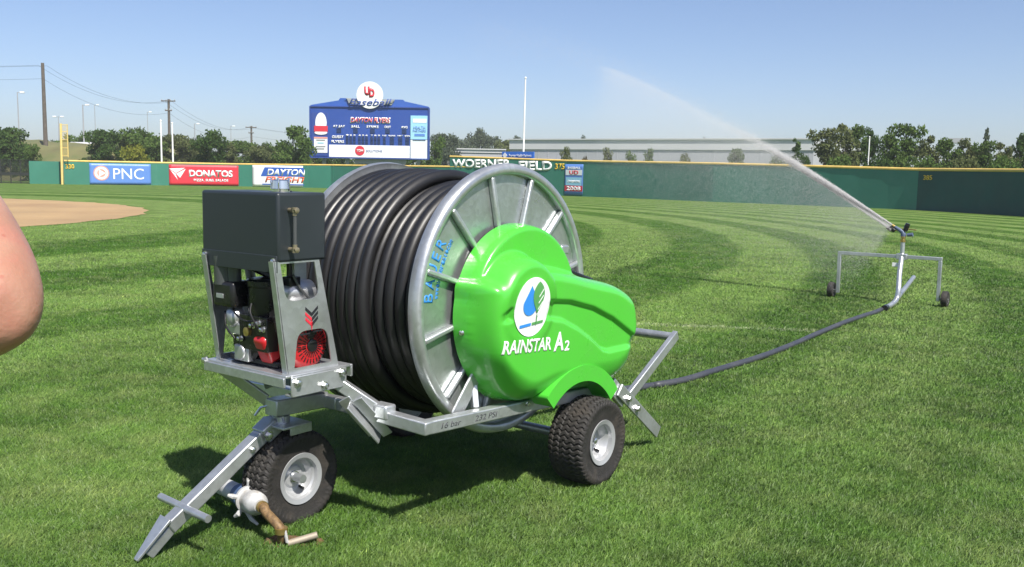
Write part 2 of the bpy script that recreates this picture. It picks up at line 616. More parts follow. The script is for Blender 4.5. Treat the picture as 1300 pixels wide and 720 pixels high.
tag(grass_blades(1350000), 'short mown green grass blades of the near outfield', 'grass', kind='stuff')

# ------------------------------------------------------------------ the outfield fence
PX = [-60, 38, 82, 195, 300, 410, 571, 720, 900, 1163, 1300, 1420, 1700, 2100]
PD = [82., 83., 84., 87.5, 89.5, 88.5, 80., 73., 63., 52.5, 45.5, 40., 31., 22.]
PH = [2.05, 2.05, 2.05, 2.05, 2.05, 2.1, 2.95, 2.66, 2.5, 2.22, 2.18, 2.15, 2.15, 2.15]
def fence_pt(px, extra=0.):
    Y = np.interp(px, PX, PD) + extra
    # ground point in that picture column
    lo, hi = 205., 700.
    for _ in range(50):
        md = (lo + hi) / 2
        d = ray(px, md)
        yy = (CO + d * (-HC / d.z)).y if d.z < -1e-5 else 1e6
        if yy > Y: lo = md
        else: hi = md
    q = CO + ray(px, hi) * (-HC / ray(px, hi).z)
    return Vector((q.x, q.y, 0)), float(np.interp(px, PX, PH))
m_pad = mat('green fence padding', (.030, .170, .118), .62, var=.10, scale=.5, dirt=(.07, .22, .17), dirt_amt=.4, dscale=.35, rvar=.06)
m_dark = mat('dark green windscreen', (.009, .066, .058), .75, var=.18, scale=.8, dirt=(.025, .11, .095), dirt_amt=.35, dscale=.3)
m_cap = mat('yellow cap tube', (.68, .47, .13), .5, var=.15, scale=1.5)
m_yelp = mat('faded yellow paint', (.70, .52, .18), .5, var=.12)
m_yel = mat('yellow paint', (.75, .48, .03), .5, var=.1)
def fence(pxs, m, label, cap=True, hmul=1., hmax=9., extra=0., joints=True, t=.16):
    pts = [(q, min(hh, hmax)) for q, hh in (fence_pt(p, extra) for p in pxs)]
    root = thing('outfield_fence', label, 'fence', pts[0][0])
    o = pts[0][0]
    A = MB(); n = len(pts)
    V = []
    for i, (p, h) in enumerate(pts):
        q0 = pts[max(i - 1, 0)][0]; q1 = pts[min(i + 1, n - 1)][0]
        d = (q1 - q0).normalized(); nn = Vector((-d.y, d.x, 0))
        if nn.y < 0: nn = -nn
        a = p - o
        V += [a, a + nn * t, a + nn * t + Vector((0, 0, h * hmul)), a + Vector((0, 0, h * hmul))]
    Fc = []
    for i in range(n - 1):
        for j in range(4): Fc.append((i * 4 + j, i * 4 + (j + 1) % 4, i * 4 + 4 + (j + 1) % 4, i * 4 + 4 + j))
    Fc += [(0, 3, 2, 1), ((n - 1) * 4, (n - 1) * 4 + 1, (n - 1) * 4 + 2, (n - 1) * 4 + 3)]
    A.add(V, Fc)
    A.build('panel', m, root, smooth=False)
    if cap:
        path = [p - o + Vector((0, .06, h * hmul + .02)) for p, h in pts]
        MB().tube(path, .085, 10).build('cap', m_cap, root)
    if joints:       # stitched seams between pads: thin raised ribs
        s = MB()
        L = 0
        for i in range(n - 1):
            a, h = pts[i]; b = pts[i + 1][0]
            d = (b - a); seg = d.length; d.normalize()
            nn = Vector((d.y, -d.x, 0))
            if nn.y > 0: nn = -nn
            tpos = (-L) % 2.44
            while tpos < seg:
                c = a + d * tpos - o + nn * .006
                s.box((c.x, c.y, h * hmul / 2), (.035, .035, h * hmul - .06), Matrix.Rotation(math.atan2(d.y, d.x), 3, 'Z'))
                tpos += 2.44
            L += seg
        s.build_each('seam', m, root, smooth=False)
    return root
f_left = fence([82, 110, 140, 170, 200, 230, 260, 300, 340, 380, 420, 460, 500, 560, 600], m_pad, 'green padded outfield fence with yellow cap under the left banners', hmax=2.1)
f_mid = fence(list(range(571, 1164, 37)), m_pad, 'tall green outfield fence with white lettering in the middle', joints=False)
f_right = fence([1163, 1200, 1240, 1280, 1320, 1380, 1460, 1560, 1680, 1840, 2000], m_dark, 'dark green outfield fence at far right', joints=False)
f_corner = fence([38, 60, 81], m_pad, 'plain green fence panel outside the yellow foul pole', cap=False, hmul=.98, extra=1.2)

def on_fence(pxa, pxb, out=.03):
    """frame on the fence face between two picture columns: centre, width, local axes"""
    a, ha = fence_pt(pxa); b, hb = fence_pt(pxb)
    x = (b - a); w = x.length; x.normalize()
    nrm = Vector((x.y, -x.x, 0))
    if nrm.y > 0: nrm = -nrm
    c = (a + b) / 2 + nrm * out
    return c, w, math.atan2(x.y, x.x), (ha + hb) / 2
def flat(name, loops, m, parent, t=.006, y=0., x=0., z=0.):
    me = plate_mesh(loops, t)
    xform(me, Matrix.Translation((x, y, z)) @ UPRIGHT)
    return link_mesh(name, me, m, parent, smooth=False)
def letters(name, s, m, parent, x, z, w=None, h=None, y=-.02, t=.006, bold=0., shear=0., spacing=1.):
    me = text_mesh(s, w, h, t, bold, shear, spacing)
    xform(me, Matrix.Translation((x, y, z)) @ UPRIGHT)
    return link_mesh(name, me, m, parent, smooth=False)
def rect(w, h, cx=0, cy=0): return [(cx - w / 2, cy - h / 2), (cx + w / 2, cy - h / 2), (cx + w / 2, cy + h / 2), (cx - w / 2, cy + h / 2)]

m_white = mat('white vinyl', (.78, .79, .80), .45, var=.03)
m_wpaint = mat('white lettering', (.82, .82, .80), .5, var=.03)
m_bluev = mat('blue vinyl', (.10, .22, .55), .45, var=.06)
m_redv = mat('red vinyl', (.60, .03, .05), .45, var=.05)
m_navy = mat('navy print', (.025, .06, .26), .5, var=.05)
m_blue = mat('royal blue print', (.03, .10, .42), .5, var=.05)
m_orange = mat('orange red print', (.75, .13, .05), .5, var=.05)
m_pink = mat('salmon print', (.70, .30, .24), .5, var=.05)
m_sky = mat('pale blue print', (.30, .58, .75), .5, var=.05)
m_grey = mat('grey steel paint', (.28, .30, .30), .55, var=.1)
m_black = mat('black print', (.015, .016, .02), .5, var=.05)

# lettering and distance marks are painted on their fence panels: parts of the fence
def fence_text(root, s, pxa, pxb, z, h, m, bold=.02):
    c, w, rz, H = on_fence(pxa, pxb, .02)
    me = text_mesh(s, w, h, .02, bold)
    xform(me, Matrix.Translation(c - root.location + Vector((0, 0, z))) @ Matrix.Rotation(rz, 4, 'Z') @ UPRIGHT)
    return link_mesh('lettering', me, m, root, smooth=False)
fence_text(f_mid, 'WOERNER', 574, 648, 2.40, .72, m_wpaint, .035)
fence_text(f_mid, 'FIELD', 658, 700, 2.28, .72, m_wpaint, .035)
fence_text(f_mid, '375', 704, 716, 2.24, .46, m_yel, .02)
fence_text(f_left, '330', 84, 95, 1.58, .42, m_yel, .02)
fence_text(f_right, '385', 1170, 1181, 1.8, .26, m_yel, .02)

def banner(pxa, pxb, z0, z1, m, label, name='banner'):
    c, w, rz, H = on_fence(pxa, pxb, .05)
    root = thing(name, label, 'banner', c + Vector((0, 0, z0)), rz)
    h = z1 - z0
    sh = MB()
    # sheet with a slight sag between its grommets
    nx, nz = 24, 8
    V = []
    for i in range(nx + 1):
        for j in range(nz + 1):
            u, v = i / nx, j / nz
            V.append(((u - .5) * w, .003 * math.sin(u * 19) * math.sin(v * 3.1), v * h))
    sh.add(V, [(i * (nz + 1) + j, (i + 1) * (nz + 1) + j, (i + 1) * (nz + 1) + j + 1, i * (nz + 1) + j + 1) for i in range(nx) for j in range(nz)])
    o = sh.build('sheet', m, root)
    sd = o.modifiers.new('thick', 'SOLIDIFY'); sd.thickness = .008; sd.offset = 1
    return root, w, h
b, w, h = banner(114, 192, .04, 1.9, m_bluev, 'blue banner with white letters and a pink roundel on the left outfield fence')
flat('roundel', [circle(0, 0, .66)], m_pink, b, x=-w * .31, z=h * .54, y=-.010)
flat('roundel_ring', [circle(0, 0, .56), circle(0, 0, .36)], m_white, b, x=-w * .31, z=h * .54, y=-.014)
flat('arrow', [[(-.2, -.32), (.34, 0), (-.2, .32)]], m_white, b, x=-w * .31, z=h * .54, y=-.018)
letters('lettering', 'PNC', m_white, b, w * .13, h * .52, w * .5, .98, y=-.012)
b, w, h = banner(215, 303, .06, 1.92, m_redv, 'red banner with white lettering on the left outfield fence')
flat('emblem', [[(-.85, .42), (.55, .5), (-.25, .02)], [(-.25, -.05), (.62, .42), (.1, -.42)], [(-.75, .3), (-.3, -.02), (-.1, -.62)]], m_white, b, x=-w * .36, z=h * .58, y=-.012)
letters('lettering', 'DONATOS', m_white, b, w * .1, h * .58, w * .63, .66, y=-.012, bold=.04)
letters('small_lettering', 'PIZZA. SUBS. SALADS', m_white, b, w * .1, h * .25, w * .5, .24, y=-.012, bold=.03)
b, w, h = banner(321, 410, .06, 2.0, m_white, 'white banner with blue and orange lettering behind the dark engine box')
flat('blue_panel', [[(-2.6, -.42), (2.2, -.42), (2.7, .42), (-2.2, .42)]], m_blue, b, x=0, z=h * .70, y=-.010)
letters('lettering', 'DAYTON', m_white, b, -.1, h * .68, w * .56, .62, y=-.018, bold=.03, shear=.25)
letters('red_lettering', 'FREIGHT', m_orange, b, -.15, h * .33, w * .6, .55, y=-.012, bold=.03, shear=.25)
flat('stripe', [rect(w * .72, .1)], m_blue, b, z=h * .1, y=-.010)
b, w, h = banner(717, 740, .1, 2.42, m_bluev, 'narrow blue championship banner reading 2008 right of the white lettering')
flat('upper_patch', [rect(w * .9, .4)], m_white, b, z=h * .73, y=-.010)
flat('middle_patch', [rect(w * .86, .62)], m_sky, b, z=h * .44, y=-.010)
flat('red_patch', [rect(w * .98, .42)], m_redv, b, z=h * .21, y=-.010)
letters('lettering', '2008', m_white, b, 0, h * .21, w * .78, .3, y=-.018, bold=.03)
letters('small_lettering', 'BASEBALL', m_white, b, 0, h * .88, w * .7, .18, y=-.012, bold=.03)
letters('red_lettering', 'UD', m_redv, b, 0, h * .73, w * .5, .3, y=-.018, bold=.03)
letters('white_lettering', 'CHAMPIONS', m_white, b, 0, h * .44, w * .7, .2, y=-.018, bold=.03)

# ------------------------------------------------------------------ foul pole
p, h = fence_pt(81.5)
r = thing('foul_pole', 'yellow foul pole with a narrow screen at the left end of the fence', 'foul pole', p + Vector((0, -.35, 0)))
MB().tube([(0, 0, 0), (0.05, 0, 5.3)], .10, 12).build('pole', m_yelp, r)
s = MB()
for z in (2.5, 3.2, 3.9, 4.6, 5.2): s.bar((.1, 0, z), (.62, 0, z), .05, .05)
s.bar((.62, 0, 2.4), (.62, 0, 5.25), .06, .06)
for i in range(1, 6): s.bar((.1 + i * .09, 0, 2.5), (.1 + i * .09, 0, 5.2), .016, .016)
s.build('screen', m_yelp, r)

# chain link fence with dark screen outside the foul pole
m_mesh = mat('black fence mesh', (.018, .022, .02), .8, var=.2)
a, _ = fence_pt(-60, 3.); b_, _ = fence_pt(39, 1.5)
r = thing('chain_link_fence', 'black chain link fence with brown gaps at the far left', 'fence', a)
d = b_ - a; L = d.length; d.normalize(); rot = Matrix.Rotation(math.atan2(d.y, d.x), 3, 'Z')
for i in range(9):
    q = d * (L * i / 8)
    MB().tube([q, q + Vector((0, 0, 2.1))], .05, 8).build('post', m_mesh, r)
s = MB()
for z in (.05, .72, .86, 2.08): s.box(d * (L / 2) + Vector((0, 0, z)), (L, .06, .05 if z != .86 else .22), rot)
s.build('rail', m_mesh, r)
s = MB()
k = int(L / .11)
for i in range(k):
    q = d * (i * .11)
    s.bar(q + Vector((0, .03, .05)), q + d * 2 * .5 + Vector((0, .03, 2.05)), .02, .02)
    s.bar(q + d + Vector((0, .05, .05)), q + Vector((0, .05, 2.05)), .02, .02)
s.build('mesh', m_mesh, r)

# ------------------------------------------------------------------ scoreboard
Ysb = 104.
def sb(px, py): return at_depth(px, py, Ysb)
c0 = sb(469, 200)
px_m = Ysb / F / math.cos(PITCH) * 1.0
r = thing('scoreboard', 'blue stadium scoreboard topped by a white round sign behind the fence', 'scoreboard', (c0.x, c0.y, 0), R(-2))
def U(px): return (px - 469) * Ysb / F
def Z(py, px=469): return sb(469, py + (469 - px) * 0).z
W0, W1 = U(394), U(544)
zt, zb = Z(136), Z(201)
m_sbblue = mat('scoreboard blue', (.020, .065, .30), .5, var=.06, scale=.6)
MB().box(((W0 + W1) / 2, .4, (zt + zb) / 2), (W1 - W0, .8, zt - zb)).build('cabinet', m_sbblue, r, smooth=False)
flat('gable', [[(W0, zt), (W1, zt), (W1 - .1, zt + .15), (U(513), Z(128)), (U(511), Z(126)), (U(432), Z(125)), (U(430), Z(128)), (W0 + .1, zt + .15)]], mat('scoreboard crown blue', (.03, .10, .40), .5, var=.06, scale=.6), r, t=.5, y=.3)
s = MB()
for (x0, z0, x1, z1) in ((W0, zt, W1, zt), (W0, zb, W1, zb), (W0, zb, W0, zt), (W1, zb, W1, zt)):
    s.bar((x0, -.06, z0), (x1, -.06, z1), .12, .12)
s.build('trim', m_navy, r)
def panel(name, pa, pb, qa, qb, m, y=-.03):
    x0, x1, z0, z1 = U(pa), U(pb), Z(qb), Z(qa)
    return flat(name, [rect(x1 - x0, z1 - z0, (x0 + x1) / 2, (z0 + z1) / 2)], m, r, y=y, t=.05)
m_led = mat('unlit lamp panel', (.012, .030, .10), .4, var=.2, scale=3)
panel('side_panel', 396, 416.5, 144, 199, m_navy)
pw = panel('sponsor_panel', 418, 520, 184.5, 200, m_white)
panel('notice', 399, 416, 175, 195, m_white, -.07)
for i, (q, wd, m) in enumerate(((179, 11, m_grey), (182.5, 8, m_sky), (187, 12, m_grey), (190, 9, m_grey))):
    flat('notice_line', [rect(wd * Ysb / F, .13, U(407.5), Z(q))], m, r, y=-.11, t=.02)
flat('notice_stripe', [rect(U(416) - U(399), .16, U(407.5), Z(176))], m_pink, r, y=-.11, t=.02)
# the white figure-like emblem becomes a plain rounded badge
flat('badge', [circle(U(408), Z(157), .62, 40, 1.1)], m_white, r, y=-.08, t=.03)
flat('badge_ribbon', [rect(1.5, .62, U(408), Z(164.5))], m_redv, r, y=-.12, t=.03)
flat('badge_foot', [circle(U(408), Z(169.5), .7, 30, .22)], m_white, r, y=-.11, t=.03)
pn = panel('right_panel', 521, 542, 146, 201, mat('faded white panel', (.66, .72, .76), .5, var=.05), -.05)
panel('right_panel_head', 521, 542, 146, 176, m_sky, -.09)
panel('right_panel_cloud', 524, 541, 150, 155, m_white, -.12)
panel('right_panel_stripe', 526, 539, 169, 172, m_bluev, -.12)
panel('right_panel_line', 524, 540, 176, 177, m_navy, -.12)
letters('panel_lettering', 'HEALTH', m_bluev, r, U(532), Z(161.5), 1.3, .34, y=-.13, bold=.02)
letters('panel_lettering', 'PARTNERS', m_bluev, r, U(532), Z(165.5), 1.4, .28, y=-.13, bold=.02)
letters('team_lettering', 'DAYTON FLYERS', m_wpaint, r, U(470.2), Z(152.8), 4.45, .66, y=-.05, bold=.035, shear=.25)
letters('team_lettering', 'DAYTON FLYERS', m_redv, r, U(470.2), Z(152.8), 4.25, .5, y=-.075, bold=.02, shear=.25)
for s_, px_ in (('AT BAT', 430.5), ('BALL', 451.5), ('STRIKE', 473), ('OUT', 492), ('AVG', 513)):
    letters('heading', s_, m_wpaint, r, U(px_), Z(161), len(s_) * .2 + .12, .26, y=-.05, bold=.03)
    w_ = 5.5
    panel('digit_panel', px_ - w_ / 2, px_ + w_ / 2, 163.5, 169, m_led, -.04)
letters('row_label', 'GUEST', m_wpaint, r, U(429), Z(174.5), 1.28, .3, y=-.05, bold=.03)
letters('row_label', 'FLYERS', m_wpaint, r, U(429), Z(180.5), 1.4, .3, y=-.05, bold=.03)
for s_, px_ in (('1', 441), ('2', 445.5), ('3', 450), ('4', 456.5), ('5', 461), ('6', 465.5), ('7', 472), ('8', 476.5), ('9', 481), ('10', 488), ('RUNS', 497.5), ('HIT', 508), ('ERR', 517)):
    letters('heading', s_, m_wpaint, r, U(px_), Z(172), .1 + .16 * len(s_), .16, y=-.05, bold=.03)
    ww = 3.2 if len(s_) < 3 else 5
    panel('digit_panel', px_ - ww / 2, px_ + ww / 2, 174, 178, m_led, -.04)
    panel('digit_panel', px_ - ww / 2, px_ + ww / 2, 179, 183, m_led, -.04)
flat('sponsor_badge', [circle(U(457), Z(191.5), .52)], m_redv, r, y=-.08, t=.03)
letters('badge_lettering', 'TDH', m_wpaint, r, U(457), Z(191.5), .72, .28, y=-.11, bold=.03)
letters('sponsor_lettering', 'SOLUTIONS', m_navy, r, U(475), Z(191.8), 1.75, .24, y=-.08)
# crown sign
flat('sign_wing', [[(U(441), Z(126)), (U(438.5), Z(125.3)), (U(453), Z(129.5)), (U(487), Z(129.5)), (U(501), Z(126)), (U(498), Z(130)), (U(488), Z(133)), (U(451), Z(133)), (U(443), Z(131))]], m_grey, r, t=.08, y=-.10)
flat('sign_wing_panel', [[(U(440), Z(125.2)), (U(501), Z(126.2)), (U(497), Z(133)), (U(444), Z(132.5))]], mat('grey sign wing', (.34, .36, .33), .5, var=.1), r, t=.1, y=.0)
flat('disc', [circle(U(470), Z(121), 1.44, 56)], m_white, r, t=.2, y=-.16)
letters('emblem_lettering', 'U', m_redv, r, U(466.5), Z(115.8), .62, .95, y=-.29, bold=.07, shear=-.05)
letters('emblem_lettering', 'D', m_redv, r, U(472.5), Z(118.2), .62, .95, y=-.30, bold=.07, shear=-.05)
letters('script_lettering', 'Baseball', m_navy, r, U(470.5), Z(130.2), 4.7, .75, y=-.30, bold=.01, shear=.35)
for px_ in (410, 440, 500, 530):
    MB().box((U(px_), .6, zb / 2), (.35, .35, zb)).build('post', m_grey, r, smooth=False)
MB().box((U(482), .5, Z(204)), (U(515) - U(450), .3, .7)).build('underframe', m_grey, r, smooth=False)

# ------------------------------------------------------------------ warehouse and annex beyond the fence
m_clad = mat('grey metal cladding', (.36, .365, .39), .6, var=.05, scale=.2)
m_cladl = mat('pale grey parapet cladding', (.50, .505, .515), .55, var=.05, scale=.2)
def shed(pa, pb, Ya, Yb, top, label, band, depth=40.):
    A = at_depth(pa, 210, Ya); B = at_depth(pb, 210, Yb)
    A.z = B.z = 0
    d = B - A; L = d.length
    r = thing('warehouse', label, 'warehouse', A, math.atan2(d.y, d.x))
    H = at_depth(pa, top, Ya).z
    s = MB(); s.box((L / 2, depth / 2, (H - band) / 2), (L, depth, H - band)); s.build('wall', m_clad, r, smooth=False)
    s = MB(); s.box((L / 2, depth / 2, H - band / 2), (L + .3, depth + .3, band)); s.build('parapet', m_cladl, r, smooth=False)
    s = MB()
    x = 0.
    while x < L:
        s.box((x, -.008, (H - band) / 2), (.12, .03, H - band)); x += 1.5
    s.build('cladding_rib', m_clad, r, smooth=False)
    s = MB(); s.box((L / 2, -.2, H + .05), (L + .6, .3, .16)); s.build('coping', m_cladl, r, smooth=False)
    return r, L, H
wr, wL, wH = shed(648, 1032, 138., 118., 177.5, 'long low grey warehouse with pale upper band behind the middle fence', 1.35)
MB().box((6.5, -.5, 1.6), (3.2, 1.2, 3.2)).build('porch', m_cladl, wr, smooth=False)
for x in (14, 30, 44, 58):
    MB().box((x, 12, wH + .25), (2.2, 2.2, .6)).build('roof_unit', m_clad, wr, smooth=False)
shed(560, 640, 150., 150., 189., 'small grey flat roofed building left of the long warehouse', .5, 25.)

# ------------------------------------------------------------------ bank beyond left field, its parked roofs, poles and wires
m_bank = mat('rough dry grass bank', (.13, .125, .05), .95, var=.3, scale=.5, bump=1., bscale=3, dirt=(.055, .085, .025), dirt_amt=.9, dscale=.25)
V = []; nx, ny = 60, 24
for i in range(nx + 1):
    for j in range(ny + 1):
        u, v = i / nx, j / ny
        x = -95 + 62 * u; y = 97 + 34 * v
        edge = min(1, (1 - u) * 5) * min(1, v * 2.4)
        edge = edge * edge * (3 - 2 * edge)
        V.append((x, y, -.05 + edge * (4.3 + .35 * math.sin(x * .5) + .25 * math.sin(y * .7 + x * .21)) + random.uniform(-.08, .08)))
g = MB(); g.add(V, [(i * (ny + 1) + j, (i + 1) * (ny + 1) + j, (i + 1) * (ny + 1) + j + 1, i * (ny + 1) + j + 1) for i in range(nx) for j in range(ny)])
tag(g.build('hill', m_bank), 'rough grass bank beyond left field', kind='structure')
p = at_depth(108, 184, 128)
r = thing('shed', 'low pale blue roofed shed on the bank beyond left field', 'shed', (p.x, p.y, 4.1))
MB().box((0, 0, .2), (3.4, 2.4, .4)).build('wall', m_cladl, r, smooth=False)
g = MB(); g.add([(-1.9, -1.4, .4), (1.9, -1.4, .4), (1.9, 1.4, .4), (-1.9, 1.4, .4), (-1.9, 0, .75), (1.9, 0, .75)], [(0, 1, 5, 4), (2, 3, 4, 5), (0, 4, 3), (1, 2, 5)])
g.build('roof', m_cladl, r, smooth=False)

m_wood = mat('weathered pole wood', (.10, .085, .07), .85, var=.3, scale=4)
m_lpole = mat('pale steel pole', (.36, .37, .38), .5, .3, var=.08)
m_wire = mat('black cable', (.04, .045, .05), .6)
def pole_at(pt, pb, Y):
    """foot and top of an upright seen at those two pixels"""
    t = at_depth(pt[0], pt[1], Y)
    return t
tops = {}
def utility(px, py, Y, label, arms, r0=.17, base=0.):
    t = at_depth(px, py, Y)
    o = thing('utility_pole', label, 'utility pole', (t.x, t.y, 0))
    h = t.z
    MB().tube([(0, 0, 0), (0, 0, h)], [r0 * 1.2, r0 * .75], 10).build('pole', m_wood, o)
    for z, w in arms:
        s = MB(); s.bar((-w / 2, -.15, h - z), (w / 2, -.15, h - z), .12, .14)
        s.build('crossarm', m_wood, o)
        for k in (-.45, -.15, .15, .45):
            MB().lathe((k * w, -.15, h - z + .06), (0, 0, 1), [(0, .05), (.08, .07), (.16, .05), (.2, .02)], n=8).build('insulator', m_grey, o)
    return t
T1 = utility(54, 80, 112, 'tall plain wooden utility pole on the grass bank', [], .24)
T2 = utility(214, 126, 128, 'wooden utility pole with a double crossarm above the yellowish tree', [(.25, 1.9), (1.5, .9)], .2)
T3 = utility(319, 160, 165, 'small far utility pole with crossarm left of the scoreboard', [(.25, 1.9), (1.2, .9)], .2)
T0 = Vector((T1.x - 60, T1.y - 6, T1.z + 2)); T4 = Vector((T3.x + 62, T3.y + 40, T3.z - 2))
def wire(a, b_, sag, off, z):
    s = []
    for i in range(25):
        t = i / 24
        p = a.lerp(b_, t)
        s.append(p + Vector((off * .6, off * .3, -z - sag * 4 * t * (1 - t))))
    return s
n = 0
for off, z in ((-.7, .3), (.7, .3), (0, 1.8)):
    g = MB()
    for a, b_, sg in ((T0, T1, 1.4), (T1, T2, 1.6), (T2, T3, 1.6), (T3, T4, 1.4)):
        g.tube(wire(a, b_, sg, off, z), .013, 5)
    tag(g.build('power_line', m_wire), 'thin power line strung between the wooden utility poles', 'power line', 'power lines beyond left field')

def lamp_post(px, py, Y, label, heads=1, r0=.08):
    t = at_depth(px, py, Y)
    o = thing('light_pole', label, 'light pole', (t.x, t.y, 0), 0)
    h = t.z
    MB().tube([(0, 0, 0), (0, 0, h)], [r0 * 1.3, r0 * .7], 10).build('pole', m_lpole, o)
    for k in range(heads):
        sx = (k * 2 - 1) if heads == 2 else 1
        s = MB(); s.bar((0, 0, h - .08), (sx * .55, 0, h), .06, .06); s.build('arm', m_lpole, o)
        s = MB(); s.box((sx * .6, 0, h - .02), (.5, .35, .2)); s.build('lamp_head', m_white, o, bevel=.03)
    return o
lamp_post(22, 117, 120, 'pale light pole with white lamp left of the tall wooden pole')
lamp_post(105, 133, 128, 'grey light pole with dark lamp right of the yellow foul pole', 1, .1)
lamp_post(74, 148, 150, 'thin light pole just left of the yellow foul pole', 2)
lamp_post(120, 133, 190, 'faint far light pole right of the grey light pole')
lamp_post(187, 142, 190, 'faint far light pole left of the double crossarm pole')
lamp_post(247, 157, 160, 'light pole above the dark green tree left of the red banner', 1, .1)
lamp_post(293, 160, 190, 'faint far light pole between the banner trees')
def white_post(px, top, Y, label, r0=.09):
    t = at_depth(px, top, Y)
    o = thing('white_post', label, 'post', (t.x, t.y, 0))
    MB().tube([(0, 0, 0), (0, 0, t.z)], [r0, r0 * .8], 10).build('pole', m_wpaint, o)
    MB().ball((0, 0, t.z + .05), r0 * 1.2, 10).build('cap', m_wpaint, o)
white_post(204, 154, 96, 'left of two slim white posts behind the gap between blue and red banners')
white_post(218.5, 157, 96, 'right of two slim white posts behind the gap between blue and red banners')
t = at_depth(667.5, 100, 82)
o = thing('flagpole', 'tall white flagpole standing behind the white lettering', 'flagpole', (t.x - .12, t.y, 0))
MB().tube([(0, 0, 0), (.1, 0, t.z)], [.11, .055], 12).build('pole', m_wpaint, o)
MB().ball((.1, 0, t.z + .06), .1, 12).build('finial', m_wpaint, o)
t = at_depth(1104, 174, 82)
white_post(1104, 175, 70, 'slim white post among the trees beyond right field', .05)
# blue sponsor sign above the fence
a, _ = fence_pt(637, 1.2); b_, _ = fence_pt(677, 1.2)
d = b_ - a
o = thing('sponsor_sign', 'long blue sign raised above the fence beside the flagpole', 'sign', (a + b_) / 2, math.atan2(d.y, d.x))
w = d.length
z0 = at_depth(656, 197.5, ((a + b_) / 2).y).z
MB().box((0, 0, z0), (w, .12, .62)).build('board', mat('bright blue sign', (.03, .14, .55), .45, var=.04), o, smooth=False)
flat('emblem', [[(0, -.24), (.24, 0), (0, .24), (-.24, 0)]], m_white, o, x=-w * .4, z=z0, y=-.08, t=.02)
letters('lettering', 'Premier Health Partners', m_white, o, w * .08, z0, w * .7, .22, y=-.08, bold=.01)
for k in (-.4, .4): MB().box((k * w, .12, z0 / 2), (.1, .1, z0)).build('post', m_grey, o, smooth=False)

# ------------------------------------------------------------------ summer haze over the whole field
hz_m = bpy.data.materials.new('summer haze'); hz_m.use_nodes = True
hn, hl_ = hz_m.node_tree.nodes, hz_m.node_tree.links
hn.clear()
ho = hn.new('ShaderNodeOutputMaterial'); hv = hn.new('ShaderNodeVolumePrincipled')
hv.inputs['Color'].default_value = (.92, .95, 1, 1)
hv.inputs['Density'].default_value = HAZE
hv.inputs['Anisotropy'].default_value = .1
hl_.new(hv.outputs[0], ho.inputs['Volume'])
g = MB(); g.box((0, 600, 8.), (2410, 1420, 18.))
tag(g.build('haze', hz_m, smooth=False), 'thin summer haze over the field', kind='stuff')

